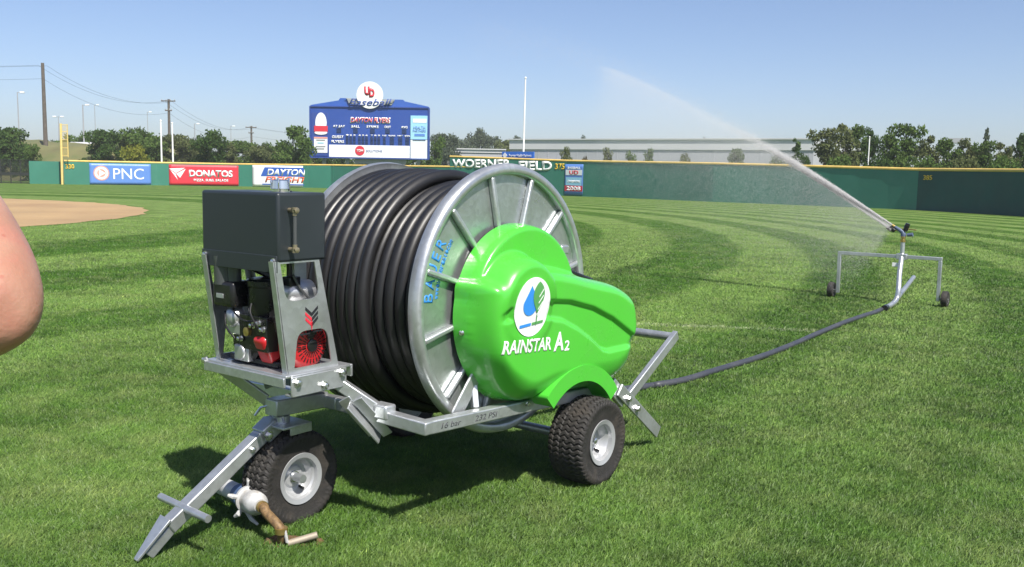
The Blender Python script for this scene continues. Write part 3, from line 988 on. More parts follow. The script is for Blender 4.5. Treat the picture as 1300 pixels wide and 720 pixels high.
# ------------------------------------------------------------------ trees
m_bark = mat('tree bark', (.085, .065, .048), .9, var=.3, scale=6)
LM = {
    'dark': leafmat('dark green leaves', (.042, .084, .022), (.085, .138, .040)),
    'mid': leafmat('mid green leaves', (.064, .116, .028), (.128, .190, .054)),
    'olive': leafmat('olive leaves', (.088, .114, .040), (.160, .180, .076)),
    'yellow': leafmat('yellow green leaves', (.16, .19, .025), (.27, .27, .05)),
    'hazy': leafmat('haze greyed leaves', (.075, .100, .065), (.12, .145, .095)),  # distance haze mixed into the leaf colour of far trees
    'rust': leafmat('brownish leaves', (.085, .070, .040), (.14, .11, .06)),
}
def crown_mesh(seed, kind, n_leaf=3200, leaf=.30):
    """unit-height tree crown: leaf clumps spread on many small lobes, ragged outline (height 1, base at 0)"""
    g = np.random.default_rng(seed)
    lobes = []
    k = {'round': 34, 'ragged': 34, 'spire': 34, 'bush': 20, 'small': 16, 'wisp': 9}[kind]
    for i in range(k):
        a = g.random() * 6.283
        if kind == 'round':
            z = g.uniform(.10, .92); rr = .40 * math.sqrt(max(0, 1 - ((z - .52) / .48) ** 2)); s = g.uniform(.09, .17)
        elif kind == 'ragged':
            z = g.uniform(.06, .97); rr = .42 * (1 - abs(z - .35) * .95) * g.uniform(.4, 1.25); s = g.uniform(.05, .12)
        elif kind == 'spire':
            z = g.uniform(.06, .98); rr = .22 * (1.02 - z) + .01; s = .03 + .085 * (1.05 - z)
        elif kind == 'bush':
            z = g.uniform(.05, .85); rr = .5 * math.sqrt(max(0, 1 - (z * .95) ** 2)); s = g.uniform(.14, .24)
        elif kind == 'wisp':
            z = g.uniform(.45, .95); rr = .10 * g.random(); s = g.uniform(.05, .1)
        else:
            z = g.uniform(.08, .9); rr = .40 * (1 - .75 * z) + .05; s = g.uniform(.09, .16)
        q = rr * math.sqrt(g.random())if kind != 'spire' else rr
        lobes.append((q * math.cos(a), q * math.sin(a), z, s))
    lobes = np.array(lobes)
    wts = lobes[:, 3] ** 2; wts /= wts.sum()
    idx = g.choice(len(lobes), n_leaf, p=wts)
    dirs = g.normal(size=(n_leaf, 3)); dirs /= np.linalg.norm(dirs, axis=1)[:, None]
    rad = g.random(n_leaf) ** .33 * g.uniform(.85, 1.25, n_leaf)
    C = lobes[idx, :3] + dirs * (lobes[idx, 3] * rad)[:, None] * np.array([1, 1, .8])
    C[:, 2] = np.clip(C[:, 2], .01, 1.02)
    s = leaf * g.uniform(.5, 1.2, n_leaf) * .1
    u = g.normal(size=(n_leaf, 3)) + dirs * .0; u /= np.linalg.norm(u, axis=1)[:, None]
    w = np.cross(u, g.normal(size=(n_leaf, 3))); w /= np.linalg.norm(w, axis=1)[:, None]
    V = np.stack([C - u * s[:, None], C + w * s[:, None] * .55, C + u * s[:, None], C - w * s[:, None] * .55], 1).reshape(-1, 3)
    me = bpy.data.meshes.new('crown')
    me.vertices.add(len(V)); me.vertices.foreach_set('co', V.astype(np.float32).ravel())
    me.loops.add(n_leaf * 4); me.loops.foreach_set('vertex_index', np.arange(n_leaf * 4, dtype=np.int32))
    me.polygons.add(n_leaf); me.polygons.foreach_set('loop_start', np.arange(n_leaf, dtype=np.int32) * 4)
    me.update(calc_edges=True)
    return me, lobes
def trunk_mesh(lobes, kind):
    s = MB()
    top = .8 if kind != 'bush' else .4
    s.tube([(0, 0, 0), (.01, .005, top * .4), (0, .01, top)], [.024, .018, .006], 8)
    for L in lobes[:11]:
        z0 = max(.1, L[2] - .25) * .8
        s.tube([(0, 0, z0), (L[0] * .5, L[1] * .5, (z0 + L[2]) / 2 - .01), (L[0], L[1], L[2])], [.009, .006, .002], 5)
    me = bpy.data.meshes.new('trunk'); me.from_pydata(s.v, [], s.f)
    return me
LIB = {}
for kind, cnt, nl, lf in (('round', 4, 5600, .34), ('ragged', 5, 4300, .27), ('spire', 2, 3600, .26), ('bush', 3, 3000, .42), ('small', 2, 2200, .34), ('wisp', 1, 500, .26)):
    LIB[kind] = []
    for i in range(cnt):
        c, lob = crown_mesh(100 + len(LIB) * 10 + i, kind, nl, lf)
        LIB[kind].append((c, trunk_mesh(lob, kind)))
tree_n = [0]
def tree(px, top, Y, wpx, kind, leaf, label, name='tree', cat='tree', base=0., group='trees beyond the outfield fence'):
    t = at_depth(px, top, Y)
    h = t.z - base
    if name == 'shrub': group = 'shrubs behind the outfield fence'
    if 'undergrowth' in label: group = label
    o = thing(name, label, cat, (t.x, t.y, base), random.uniform(0, 6.28), group)
    c, tr = LIB[kind][tree_n[0] % len(LIB[kind])]; tree_n[0] += 1
    natural = {'round': .72, 'ragged': .55, 'spire': .42, 'bush': 1.1, 'small': .85, 'wisp': .3}[kind]
    wx = (wpx * Y / F) / natural
    a = bpy.data.objects.new('trunk', tr.copy()); COL.objects.link(a); a.parent = o
    a.data.materials.append(m_bark)
    b = bpy.data.objects.new('crown', c.copy()); COL.objects.link(b); b.parent = o
    b.data.materials.append(LM[leaf])
    for q in (a, b): q.scale = (wx, wx, h)
    return o
TREES = [
 # px, top row, distance, width px, form, leaf, label, name
 (6, 162, 104, 42, 'round', 'dark', 'large dark tree at the far left edge beyond left field'),
 (-22, 168, 100, 46, 'round', 'dark', 'dark tree mostly cut off by the left picture edge'),
 (28, 178, 101, 30, 'bush', 'dark', 'dark shrub below the large tree at the far left edge', 'shrub'),
 (40, 181, 98, 30, 'bush', 'mid', 'rounded bright green shrub below the tall wooden pole', 'shrub'),
 (62, 178, 150, 20, 'round', 'hazy', 'small hazy tree on the bank right of the tall wooden pole'),
 (90, 167, 150, 34, 'round', 'mid', 'wide tree behind the bank beside the yellow foul pole'),
 (112, 168, 145, 26, 'round', 'mid', 'leafy tree behind the bank right of the grey light pole'),
 (104, 199, 97, 26, 'bush', 'dark', 'low dark shrub at the foot of the bank behind the 330 mark', 'shrub'),
 (134, 165, 103, 40, 'round', 'dark', 'dense dark tree above the left end of the blue banner'),
 (168, 157, 108, 52, 'round', 'mid', 'broad tall tree above the blue banner'),
 (190, 168, 110, 36, 'round', 'mid', 'green tree at the right shoulder of the broad tall tree'),
 (172, 180, 97, 44, 'bush', 'yellow', 'yellow green bush directly above the blue banner', 'shrub'),
 (218, 171, 112, 44, 'round', 'olive', 'olive tree behind the two slim white posts'),
 (240, 172, 112, 30, 'round', 'olive', 'narrow olive tree left of the dark tree above the red banner'),
 (265, 165, 98, 38, 'round', 'dark', 'dark green tree rising above the red banner'),
 (290, 178, 110, 32, 'ragged', 'olive', 'low ragged olive tree right of the dark tree above the red banner'),
 (308, 179, 115, 36, 'round', 'mid', 'low tree above the gap between red and white banners'),
 (330, 180, 112, 36, 'round', 'olive', 'low olive tree above the left end of the white banner'),
 (350, 181, 114, 30, 'round', 'mid', 'low green tree above the white banner'),
 (372, 162, 98, 46, 'round', 'mid', 'full green tree just left of the scoreboard'),
 (396, 176, 118, 36, 'round', 'olive', 'tree partly hidden by the left end of the scoreboard'),
 (420, 196, 112, 40, 'bush', 'dark', 'low dark shrub below the left of the scoreboard', 'shrub'),
 (480, 199, 112, 60, 'bush', 'dark', 'low dark shrub below the middle of the scoreboard', 'shrub'),
 (553, 166, 106, 34, 'small', 'mid', 'green tree just right of the scoreboard'),
 (566, 170, 150, 34, 'round', 'hazy', 'hazy tree behind the tree right of the scoreboard'),
 (585, 172, 175, 40, 'round', 'hazy', 'wide hazy far tree above the small grey building'),
 (606, 163, 178, 28, 'round', 'hazy', 'tallest hazy far tree above the small grey building'),
 (624, 175, 175, 30, 'round', 'hazy', 'lower hazy tree left of the long warehouse'),
 (640, 178, 160, 30, 'round', 'olive', 'tree at the left corner of the long warehouse'),
 (655, 172, 190, 16, 'wisp', 'hazy', 'wispy far tree behind the flagpole'),
 (717, 186, 108, 25, 'small', 'olive', 'bushy young tree in front of the warehouse above the championship banner'),
 (742, 193, 106, 13, 'small', 'rust', 'small brownish tree in front of the warehouse'),
 (773, 187, 105, 24, 'small', 'olive', 'pale young tree second from left in front of the warehouse'),
 (804, 186, 103, 25, 'small', 'mid', 'left of the pair of young trees in front of the warehouse'),
 (823, 188, 103, 22, 'small', 'mid', 'right of the pair of young trees in front of the warehouse'),
 (870, 188, 100, 22, 'small', 'olive', 'young tree in front of the warehouse right of the pair'),
 (936, 189, 96, 20, 'round', 'mid', 'rounded tree in front of the right half of the warehouse'),
 (987, 191, 92, 28, 'bush', 'mid', 'bushy tree behind the jet at the right end of the warehouse'),
 (740, 172, 185, 12, 'wisp', 'hazy', 'bare looking far tree behind the warehouse roof', ),
 (893, 167, 170, 9, 'small', 'hazy', 'slim far tree rising behind the warehouse roof'),
 (872, 179, 175, 22, 'bush', 'hazy', 'low far tree left of the slim one behind the warehouse roof'),
 (912, 177, 172, 34, 'bush', 'hazy', 'wide far tree right of the slim one behind the warehouse roof'),
 (951, 180, 165, 12, 'small', 'hazy', 'small far tree behind the right end of the warehouse roof'),
 (977, 180, 160, 10, 'small', 'hazy', 'tiny far tree nearest the jet behind the warehouse roof'),
 (1011, 171, 84, 26, 'spire', 'dark', 'dark pointed tree standing alone right of the warehouse'),
 (1022, 192, 82, 24, 'bush', 'dark', 'low dark bush at the foot of the dark pointed tree', 'shrub'),
 (1050, 165, 74, 44, 'ragged', 'olive', 'ragged olive tree first in the right row beyond the fence'),
 (1074, 158, 76, 38, 'ragged', 'olive', 'tall ragged tree left of the slim white post'),
 (1092, 159, 78, 30, 'ragged', 'mid', 'tall loose tree right behind the slim white post'),
 (1106, 164, 72, 24, 'ragged', 'dark', 'narrow darker tree right of the slim white post'),
 (1131, 166, 70, 34, 'ragged', 'mid', 'loose green tree in the middle of the right row'),
 (1152, 159, 70, 44, 'ragged', 'mid', 'tall full tree above the seam where the fence turns dark'),
 (1180, 173, 68, 38, 'ragged', 'olive', 'medium olive tree above the 385 mark'),
 (1205, 176, 66, 36, 'ragged', 'mid', 'medium green tree right of the 385 mark'),
 (1228, 178, 66, 34, 'ragged', 'olive', 'medium olive tree left of the far spruce'),
 (1253, 162, 78, 20, 'spire', 'hazy', 'hazy pointed spruce above the right row of trees'),
 (1252, 181, 64, 30, 'ragged', 'mid', 'green tree at the foot of the far spruce'),
 (1275, 182, 62, 34, 'ragged', 'olive', 'olive tree next to the right picture edge'),
 (1297, 170, 64, 30, 'ragged', 'dark', 'dark tree at the right picture edge'),
 (1330, 175, 62, 44, 'ragged', 'mid', 'tree cut off by the right picture edge'),
 (1062, 194, 70, 50, 'bush', 'mid', 'low bush behind the right fence under the ragged olive tree', 'shrub'),
 (1118, 194, 66, 54, 'bush', 'dark', 'low bush behind the right fence under the narrow darker tree', 'shrub'),
 (1170, 194, 62, 54, 'bush', 'mid', 'low bush behind the fence seam where the green turns dark', 'shrub'),
 (1222, 194, 59, 54, 'bush', 'olive', 'low olive bush behind the dark right fence', 'shrub'),
 (1278, 194, 56, 60, 'bush', 'mid', 'low bush behind the dark fence near the right picture edge', 'shrub'),
]
for k_, px_ in enumerate(range(118, 560, 26)):
    TREES.append((px_, 190 + (k_ * 7) % 5, 113 if k_ % 2 else 117, 48, 'bush', ('dark', 'mid', 'olive')[k_ % 3],
        'low undergrowth bush filling the foot of the tree row behind the left banners' if px_ < 390 else 'low undergrowth bush under the scoreboard', 'shrub'))
for T in TREES:
    nm = T[7] if len(T) > 7 else 'tree'
    tree(T[0], T[1], T[2], T[3], T[4], T[5], T[6], nm, 'shrub' if nm == 'shrub' else 'tree')
for kind in LIB:
    for c, tr in LIB[kind]:
        bpy.data.meshes.remove(c); bpy.data.meshes.remove(tr)
# ================================================================== THE HOSE REEL MACHINE (local axes: x to the rear, y to its far side, z up)
m_galv = galvanised('galvanised steel')
m_galv_sheet = galvanised('galvanised sheet', (.46, .49, .49), .8, .34)
m_steel = mat('bright zinc bolt', (.62, .63, .63), .25, .95, var=.05)
m_hose = mat('black hose', (.011, .011, .012), .42, var=.15, scale=3, spec=.5, dirt=(.020, .020, .020), dirt_amt=.4, dscale=2.5, rvar=.08)
m_green = mat('green moulded cover', (.072, .465, .040), .30, var=.03, scale=2, coat=.45, rvar=.07, dirt=(.095, .40, .065), dirt_amt=.35, dscale=11)
m_tyre = mat('tyre rubber', (.022, .020, .018), .72, var=.25, scale=14, dirt=(.065, .052, .038), dirt_amt=.6, dscale=7, bump=.15, bscale=120)
m_rim = mat('silver wheel paint', (.40, .41, .42), .36, .35, var=.06)
m_box = mat('dark slate painted steel', (.021, .027, .031), .42, var=.08, scale=4, rvar=.05)
m_blk = mat('black engine plastic', (.012, .012, .013), .30, var=.1)
m_alu = mat('cast aluminium', (.48, .49, .50), .40, .7, var=.12)
m_red = mat('red engine shroud', (.45, .015, .02), .35, var=.05, coat=.2)
m_chrome = mat('chrome', (.75, .76, .78), .12, 1., var=.04)
m_brass = mat('brass fitting', (.50, .36, .13), .35, .85, var=.12)
m_bluepaint = mat('blue stencil', (.04, .25, .66), .5, var=.15, scale=30)
m_glass = mat('grey sight tube', (.07, .075, .08), .15, var=.05)

ORG = at_ground(745, 611)
AZ = R(52.15)
mach = thing('hose_reel', 'wheeled irrigation hose reel with bright green side cover and black hose standing on the lawn', 'hose reel', ORG, AZ)
MW = Matrix.Translation(ORG) @ Matrix.Rotation(AZ, 4, 'Z')
def toworld(p): return MW @ Vector(p)

DC = Vector((-.475, 0, .995)); FR = .65
# --- drum: two flanges, each a sheet disc with rolled rim and radial ribs
def flange(y, s):
    """s=-1: outer side towards -y"""
    d = MB().lathe((DC.x, y, DC.z), (0, s, 0), [(-.004, .14), (-.004, FR - .01), (.004, FR - .01), (.004, .14)], 96, close=True)
    fl = d.build('flange', m_galv_sheet, mach)
    r = MB()
    # rolled rim: thick ring with a lip
    prof = [(-.012, FR - .045), (-.012, FR - .02), (-.02, FR), (.010, FR + .006), (.034, FR - .002), (.040, FR - .012), (.040, FR - .034), (.032, FR - .044), (.012, FR - .046)]
    r.lathe((DC.x, y, DC.z), (0, s, 0), prof, 120, close=True)
    r.build('rim', m_galv, fl, angle=50)
    hub = MB().lathe((DC.x, y, DC.z), (0, s, 0), [(0, .2), (.02, .2), (.03, .19), (.03, .06), (.10, .06), (.10, .0)], 48)
    hub.build('hub', m_galv, fl)
    for k in range(12):
        a = R(30 * k + 13)
        u = Vector((math.cos(a), 0, math.sin(a)))
        b = MB()
        p0 = DC + u * .17; p1 = DC + u * (FR - .045)
        p0.y = p1.y = y + s * .019
        b.bar(p0, p1, .026, .030, (0, 1, 0))
        b.build('rib', m_galv, fl, bevel=.008)
    return fl
fl_r = flange(.2, -1)
fl_l = flange(1.0, 1)
MB().tube([(DC.x, .1, DC.z), (DC.x, 1.1, DC.z)], .055, 24).build('drum_shaft', m_galv, mach)
# stencilled maker's lettering up the left of the near flange, following the rim
def flange_text(s, r, a0, da, h, w, m):
    out = None
    allm = bmesh.new()
    for i, ch in enumerate(s):
        if ch == ' ': continue
        me = text_mesh(ch, None, h, .0006, .012)
        ws = max(v.co.x for v in me.vertices) - min(v.co.x for v in me.vertices)
        if w and ws > w: xform(me, Matrix.Diagonal((w / ws, 1, 1, 1)))
        a = a0 + da * i                        # angle from the drum's centre (x-z plane)
        u = Vector((math.cos(a), 0, math.sin(a)))          # outwards
        t = Vector((math.sin(a), 0, -math.cos(a)))         # reading direction (clockwise seen from -y)
        o = DC + u * r; o.y = .2 - .0048
        xform(me, frame(o, t, u, Vector((0, -1, 0))))
        allm.from_mesh(me); bpy.data.meshes.remove(me)
    me = bpy.data.meshes.new('lettering'); allm.to_mesh(me); allm.free()
    return link_mesh('lettering', me, m, fl_r, smooth=False)
flange_text('BAUER', .548, R(174.5), R(-6.6), .058, .050, m_bluepaint)
flange_text('www.bauer-at.com', .495, R(174), R(-2.05), .022, .016, m_bluepaint)

# --- hose wound on the drum: full layer at the far side, one layer lower at the near side
m_cord = MB()
hr = .0330
def wind(r0, y0, y1, turns, phase=0.):
    n = int(turns * 72); P = []
    for i in range(n + 1):
        t = i / n
        a = phase - 2 * math.pi * turns * t
        # hose lies level for most of a turn and steps sideways over a short stretch
        k = turns * t; f = k - math.floor(k)
        st = math.floor(k) + min(1, max(0, (f - .72) / .28))
        y = y0 + (y1 - y0) * st / turns + .0015 * math.sin(a * 3 + k)
        rr = r0 + .006 * math.sin(a * 2 + 1.3 * k) * .6
        P.append((DC.x + rr * math.cos(a), y, DC.z + rr * math.sin(a)))
    return P
MB().lathe((DC.x, .22, DC.z), (0, 1, 0), [(0, .50), (.76, .50)], 72).build('hose_core', m_hose, mach)
hz = MB()
hz.tube(wind(.592, .965, .965 - .0668 * 6.72, 6.72, R(-50)), hr, 16)
hz.tube(wind(.540, .498, .498 - .0665 * 4.72, 4.72, R(-50)), hr, 16)
hz.tube(wind(.533, .965, .516, 6.72, R(-50)), hr, 8)
hz.build('wound_hose', m_hose, mach, angle=80)

# --- green moulded cover: one height field over its outline
YB = .135                                              # plane of the cover's back edge
def sd_circle(x, z, cx, cz, r): return np.hypot(x - cx, z - cz) - r
def sd_poly(x, z, P):
    P = np.asarray(P); d = np.full(x.shape, 1e9); s = np.ones(x.shape)
    n = len(P)
    for i in range(n):
        a, b = P[i], P[i - 1]
        e = b - a
        wx, wz = x - a[0], z - a[1]
        t = np.clip((wx * e[0] + wz * e[1]) / (e @ e), 0, 1)
        d = np.minimum(d, (wx - e[0] * t) ** 2 + (wz - e[1] * t) ** 2)
        c1 = z >= a[1]; c2 = z < b[1]; c3 = e[0] * wz > e[1] * wx
        s = np.where((c1 & c2 & c3) | (~c1 & ~c2 & ~c3), -s, s)
    return s * np.sqrt(d)
BODY = rounded([(-.875, 1.115), (-.79, 1.15), (-.58, 1.19), (-.30, 1.150), (-.02, 1.085), (.26, 1.03), (.41, .965), (.455, .82), (.455, .66), (.415, .53), (.25, .460),
                (-.10, .485), (-.42, .495), (-.62, .52), (-.74, .61), (-.84, .76), (-.875, .93)], .10, 6)
def dome(d, r, H):
    q = np.clip(d / r, 0, 1)
    return H * np.sqrt(np.clip(1 - (1 - q) ** 2, 0, 1))
def sstep(a, b, x):
    t = np.clip((x - a) / (b - a), 0, 1)
    return t * t * (3 - 2 * t)
C1 = np.array([(-.87, .965), (-.80, 1.00), (-.72, 1.015), (-.49, 1.010), (-.30, .988), (-.09, .935), (.10, .86), (.27, .77), (.40, .70)])
C2 = np.array([(-.87, .935), (-.78, .945), (-.70, .945), (-.49, .925), (-.365, .900), (-.226, .841), (-.10, .772), (-.003, .708), (.06, .69), (.30, .685), (.40, .68)])
def height(x, z):
    A = dome(-sd_circle(x, z, -.465, .945, .42), .026, .078)
    dB = -sd_poly(x, z, BODY)
    zt = np.interp(x, [-.9, -.3, .37], [.5, .5, .5])
    low = sstep(1.02, .72, z)
    low = sstep(.80, .60, z)
    rr = .066 + .07 * low + .035 * sstep(.10, .40, x) + .05 * low * sstep(-.55, -.35, x)
    B = dome(dB, rr, .190)
    dC = -sd_circle(x, z, -.606, 1.0, .242)
    lift = .026 * sstep(.90, 1.10, z)
    Cc = dome(dC, .065, 1.) * (.188 + lift)
    k = 100.0
    h = np.log(np.exp(k * A) + np.exp(k * B) + np.exp(k * np.where(dC > -.05, Cc, 0)) + 1e-9) / k
    m0 = np.maximum(np.maximum(A, B), np.where(dC > 0, Cc, 0))
    h = np.where(m0 > .02, np.minimum(h, m0 + .02), m0)
    h = np.maximum(h, m0)
    # pressed band between the two character lines
    c1 = np.interp(x, C1[:, 0] + .035, C1[:, 1]); c2 = np.interp(x, C2[:, 0] + .035, C2[:, 1])
    band = sstep(-.006, .010, c1 - z) * sstep(-.012, .012, z - c2) * sstep(-.86, -.74, x) * sstep(.04, .10, dB)
    band *= np.clip((c1 - c2) / .03, 0, 1)
    emb = 1 - sstep(.128, .150, np.hypot(x + .606, z - .995))
    h = h - .020 * band * (1 - emb)
    h = h * (1 - emb) + emb * (.192 + .024 * sstep(.84, 1.14, z))
    return h
nx, nz = 280, 190
gx = np.linspace(-.925, .475, nx); gz = np.linspace(.455, 1.385, nz)
GX, GZ = np.meshgrid(gx, gz, indexing='ij')
def outline_sd(x, z): return np.minimum(sd_circle(x, z, -.465, .945, .42), sd_poly(x, z, BODY))
SDv = outline_sd(GX, GZ)
keep = SDv < .0045
PXv, PZv = GX.copy(), GZ.copy()
for _ in range(3):                                     # pull the ragged border onto the outline
    e = 1e-3
    s0 = outline_sd(PXv, PZv)
    gxn = (outline_sd(PXv + e, PZv) - s0) / e; gzn = (outline_sd(PXv, PZv + e) - s0) / e
    mvm = (np.abs(SDv) < .0048)
    PXv = np.where(mvm, PXv - gxn * s0, PXv); PZv = np.where(mvm, PZv - gzn * s0, PZv)
HV = height(PXv, PZv)
ids = -np.ones(GX.shape, int); V = []
for i in range(nx):
    for j in range(nz):
        if keep[i, j]:
            ids[i, j] = len(V); V.append((PXv[i, j], YB - max(HV[i, j], 0), PZv[i, j]))
Fc = []
for i in range(nx - 1):
    for j in range(nz - 1):
        q = (ids[i, j], ids[i + 1, j], ids[i + 1, j + 1], ids[i, j + 1])
        if min(q) >= 0: Fc.append(q)
        elif sum(v >= 0 for v in q) == 3: Fc.append(tuple(v for v in q if v >= 0))
me = bpy.data.meshes.new('cover'); me.from_pydata(V, [], Fc)
bm = bmesh.new(); bm.from_mesh(me)
bnd = [e for e in bm.edges if e.is_boundary]
ex = bmesh.ops.extrude_edge_only(bm, edges=bnd)
for v in ex['geom']:
    if isinstance(v, bmesh.types.BMVert): v.co.y += .035
for _ in range(4):
    bmesh.ops.smooth_vert(bm, verts=[v for v in bm.verts if not v.is_boundary], factor=.5, use_axis_x=True, use_axis_y=True, use_axis_z=True)
bmesh.ops.recalc_face_normals(bm, faces=bm.faces)
bm.to_mesh(me); bm.free()
cover = link_mesh('cover', me, m_green, mach, angle=60)
bmb = bmesh.new(); bmb.from_mesh(me); TREE = BVHTree.FromBMesh(bmb)
def on_cover(me, cx, cz, off, rot=0.):
    """wrap a flat drawing (xy) onto the cover's face round (cx, cz)"""
    bm = bmesh.new(); bm.from_mesh(me)
    zz = [v.co.z for v in bm.verts]; z0 = min(zz); z1 = max(zz)
    bmesh.ops.triangulate(bm, faces=bm.faces)
    for _ in range(4):
        bmesh.ops.subdivide_edges(bm, edges=[e for e in bm.edges if e.calc_length() > .010], cuts=1)
        bmesh.ops.triangulate(bm, faces=bm.faces)
    for v in bm.verts:
        c, s = math.cos(rot), math.sin(rot)
        x = cx + v.co.x * c - v.co.y * s; z = cz + v.co.x * s + v.co.y * c
        hit = TREE.ray_cast(Vector((x, -1, z)), Vector((0, 1, 0)))
        y = hit[0].y if hit[0] else 0
        v.co = (x, y - off - v.co.z, z)
    bm.to_mesh(me); bm.free(); me.update()
    return me
m_wdecal = mat('white decal', (.80, .81, .80), .3, var=.02)
m_bdecal = mat('blue decal', (.04, .26, .75), .35, var=.03)
m_gdecal = mat('leaf green decal', (.10, .33, .10), .35, var=.03)
def decal(name, loops, m, off, t=.0012, cx=-.606, cz=.995):
    return link_mesh(name, on_cover(plate_mesh(loops, t), cx, cz, off), m, cover, smooth=False)
decal('emblem', [circle(0, 0, .134, 64, .138)], m_wdecal, .003)
drop = [(.0, .118)] + [(.053 * math.cos(R(a)), .02 + .053 * math.sin(R(a))) for a in range(20, -201, -10)]
drop = [(x - .022, y * .92 - .008) for x, y in drop]
decal('emblem_drop', [drop], m_bdecal, .0055)
lf = []
for k in range(21):
    t = k / 20; lf.append((.034 * math.sin(math.pi * min(1, t ** .8)), .105 - .15 * t))
lf = lf + [(-x, y) for x, y in reversed(lf[1:-1])]
lf = [(x * 1.25 + .034, y + .012) for x, y in lf]
decal('emblem_leaf', [lf], m_gdecal, .0075)
for k in range(4):
    yy = .075 - .03 * k
    decal('emblem_vein', [[(.034, yy - .028), (.066, yy + .006), (.066, yy + .001), (.034, yy - .034)]], m_wdecal, .0095)
decal('emblem_stalk', [rect(.005, .05, .034, -.062)], m_gdecal, .0075)
decal('emblem_bar', [[(-.088, -.078), (-.004, -.074), (-.004, -.087), (-.088, -.092)]], m_bdecal, .0055)
decal('emblem_bar', [[(.004, -.074), (.088, -.070), (.088, -.082), (.004, -.087)]], m_gdecal, .0055)
def cover_text(s, cx, cz, w, h, bold, shear, rot=0.):
    me = text_mesh(s, w, h, .0005, bold, shear)
    return link_mesh('lettering', on_cover(me, cx, cz, .0014, rot), m_wdecal, cover, smooth=False)
cover_text('RAINSTAR', -.612, .812, .370, .066, .026, .03, R(-4))
cover_text('A', -.365, .800, .085, .094, .03, .03, R(-4))
cover_text('2', -.296, .772, .042, .050, .03, .03, R(-4))
# fixing bolts and bumper on the cover
bb = MB()
bb.bolt((-.872, .125, .885), (-.6, -1, 0), .011)
bb.bolt((-.50, .03, .505), (0, -1, -.4), .010)
bb.build_each('bolt', m_steel, cover)
# dark gap cap peeking over the top rear edge
MB().bar((-.03, .17, 1.10), (.20, .17, 1.035), .10, .03).build('gear_housing', m_blk, mach, bevel=.01)
MB().bar((-.08, .165, 1.215), (-.01, .165, 1.215), .05, .05).build('gear_flange', m_galv, mach, bevel=.01)
MB().lathe((DC.x, .19, DC.z), (0, -1, 0), [(0, .36), (.03, .36), (.035, .34)], 64).build('gear_wheel', m_blk, mach)

# --- fender over the near rear wheel, moulded into the cover
def arc(cx, cz, r, a0, a1, n): return [(cx + r * math.cos(R(a0 + (a1 - a0) * i / n)), cz + r * math.sin(R(a0 + (a1 - a0) * i / n))) for i in range(n + 1)]
def fender_mesh(y0, y1):
    outer = arc(-.165, .222, .43, 36, 133, 40); inner = arc(-.165, .222, .348, 133, 36, 40)
    me = plate_mesh([outer + inner], abs(y1 - y0))
    xform(me, Matrix.Translation((0, (y0 + y1) / 2, 0)) @ UPRIGHT)
    return me
link_mesh('fender', fender_mesh(.12, -.06), m_green, mach, bevel=.016, seg=3, angle=40)

# --- wheels
def tyre_mesh(rad, width, rim_r, blocks):
    """turf tyre: chevron tread pressed into a rounded carcass; axis along y"""
    nt_, na = 360, 54
    hw = width / 2
    prof = []
    # across the tyre from inner bead to outer bead
    for j in range(na + 1):
        t = j / na * 2 - 1                         # -1 .. 1
        a = abs(t)
        if a < .62:                                # tread
            y = t / .62 * hw * .93; r = rad - .012 * (a / .62) ** 3
        else:
            q = (a - .62) / .38
            ang = q * math.pi / 2
            y = math.copysign(hw * (.93 + .07 * math.sin(min(1, q * 2.2) * math.pi) - .10 * max(0, q - .5) * 2), t)
            r = (rad - .012) - (rad - .012 - rim_r) * (q ** 1.15)
        prof.append((y, r, a))
    V = []
    for i in range(nt_):
        th = 2 * math.pi * i / nt_
        for (y, r, a) in prof:
            dr = 0
            if a < .74:
                zz = abs(((y / hw * 2.5) % 1) - .5) * 2                 # zigzag across
                ph = (th / (2 * math.pi) * blocks + zz * .55) % 1
                groove = 1 if ph < .30 else 0
                rib = 1 if (a < .62 and (abs(((y / hw + 1) * 2.5) % 1) < .06)) else 0
                dr = -.0070 * max(groove, rib * .6)
            elif a < .80:
                ph = (th / (2 * math.pi) * blocks * 1) % 1
                dr = -.004 if ph < .35 else .001
            V.append(((r + dr) * math.cos(th), y, (r + dr) * math.sin(th)))
    n = na + 1
    Fc = [(i * n + j, i * n + j + 1, ((i + 1) % nt_) * n + j + 1, ((i + 1) % nt_) * n + j) for i in range(nt_) for j in range(na)]
    me = bpy.data.meshes.new('tyre'); me.from_pydata(V, [], Fc)
    return me
def wheel(c, rad, width, rim_r, blocks, side=-1):
    """side: which way the dished outer face looks along y"""
    e = MB()
    s = side; hw = width / 2
    e.lathe(c, (0, s, 0), [(-hw * .9, rim_r + .006), (-hw * .75, rim_r - .012), (0, rim_r - .028), (hw * .25, rim_r - .034), (hw * .45, rim_r - .024), (hw * .60, rim_r - .020), (hw * .66, rim_r - .012), (hw * .80, rim_r - .010), (hw * .88, rim_r + .007), (hw * .92, rim_r + .006), (hw * .86, rim_r - .016), (hw * .66, rim_r - .020), (hw * .58, rim_r - .028), (hw * .3, rim_r - .036), (hw * .22, rim_r - .042), (hw * .18, .055), (hw * .26, .045), (hw * .26, .022), (hw * .28, .0)], 72)
    root = e.build('wheel', m_rim, mach, angle=30)
    root['label'] = 'silver wheel with chevron tread tyre'
    t = link_mesh('tyre', tyre_mesh(rad, width, rim_r, blocks), m_tyre, root, loc=c, angle=28)
    b = MB(); b.lathe(Vector(c) + Vector((0, s * hw * .26, 0)), (0, s, 0), [(0, .026), (.008, .026), (.008, .018), (.026, .017), (.030, .010)], 20)
    b.build('axle_cap', m_steel, root)
    v = MB(); p = Vector(c) + Vector((.035, s * hw * .2, -.055)); v.tube([p, p + Vector((0, s * .03, -.006))], .006, 8)
    v.build('valve', m_blk, root)
    return root
wheel((-.005, 0, .228), .229, .212, .112, 50)
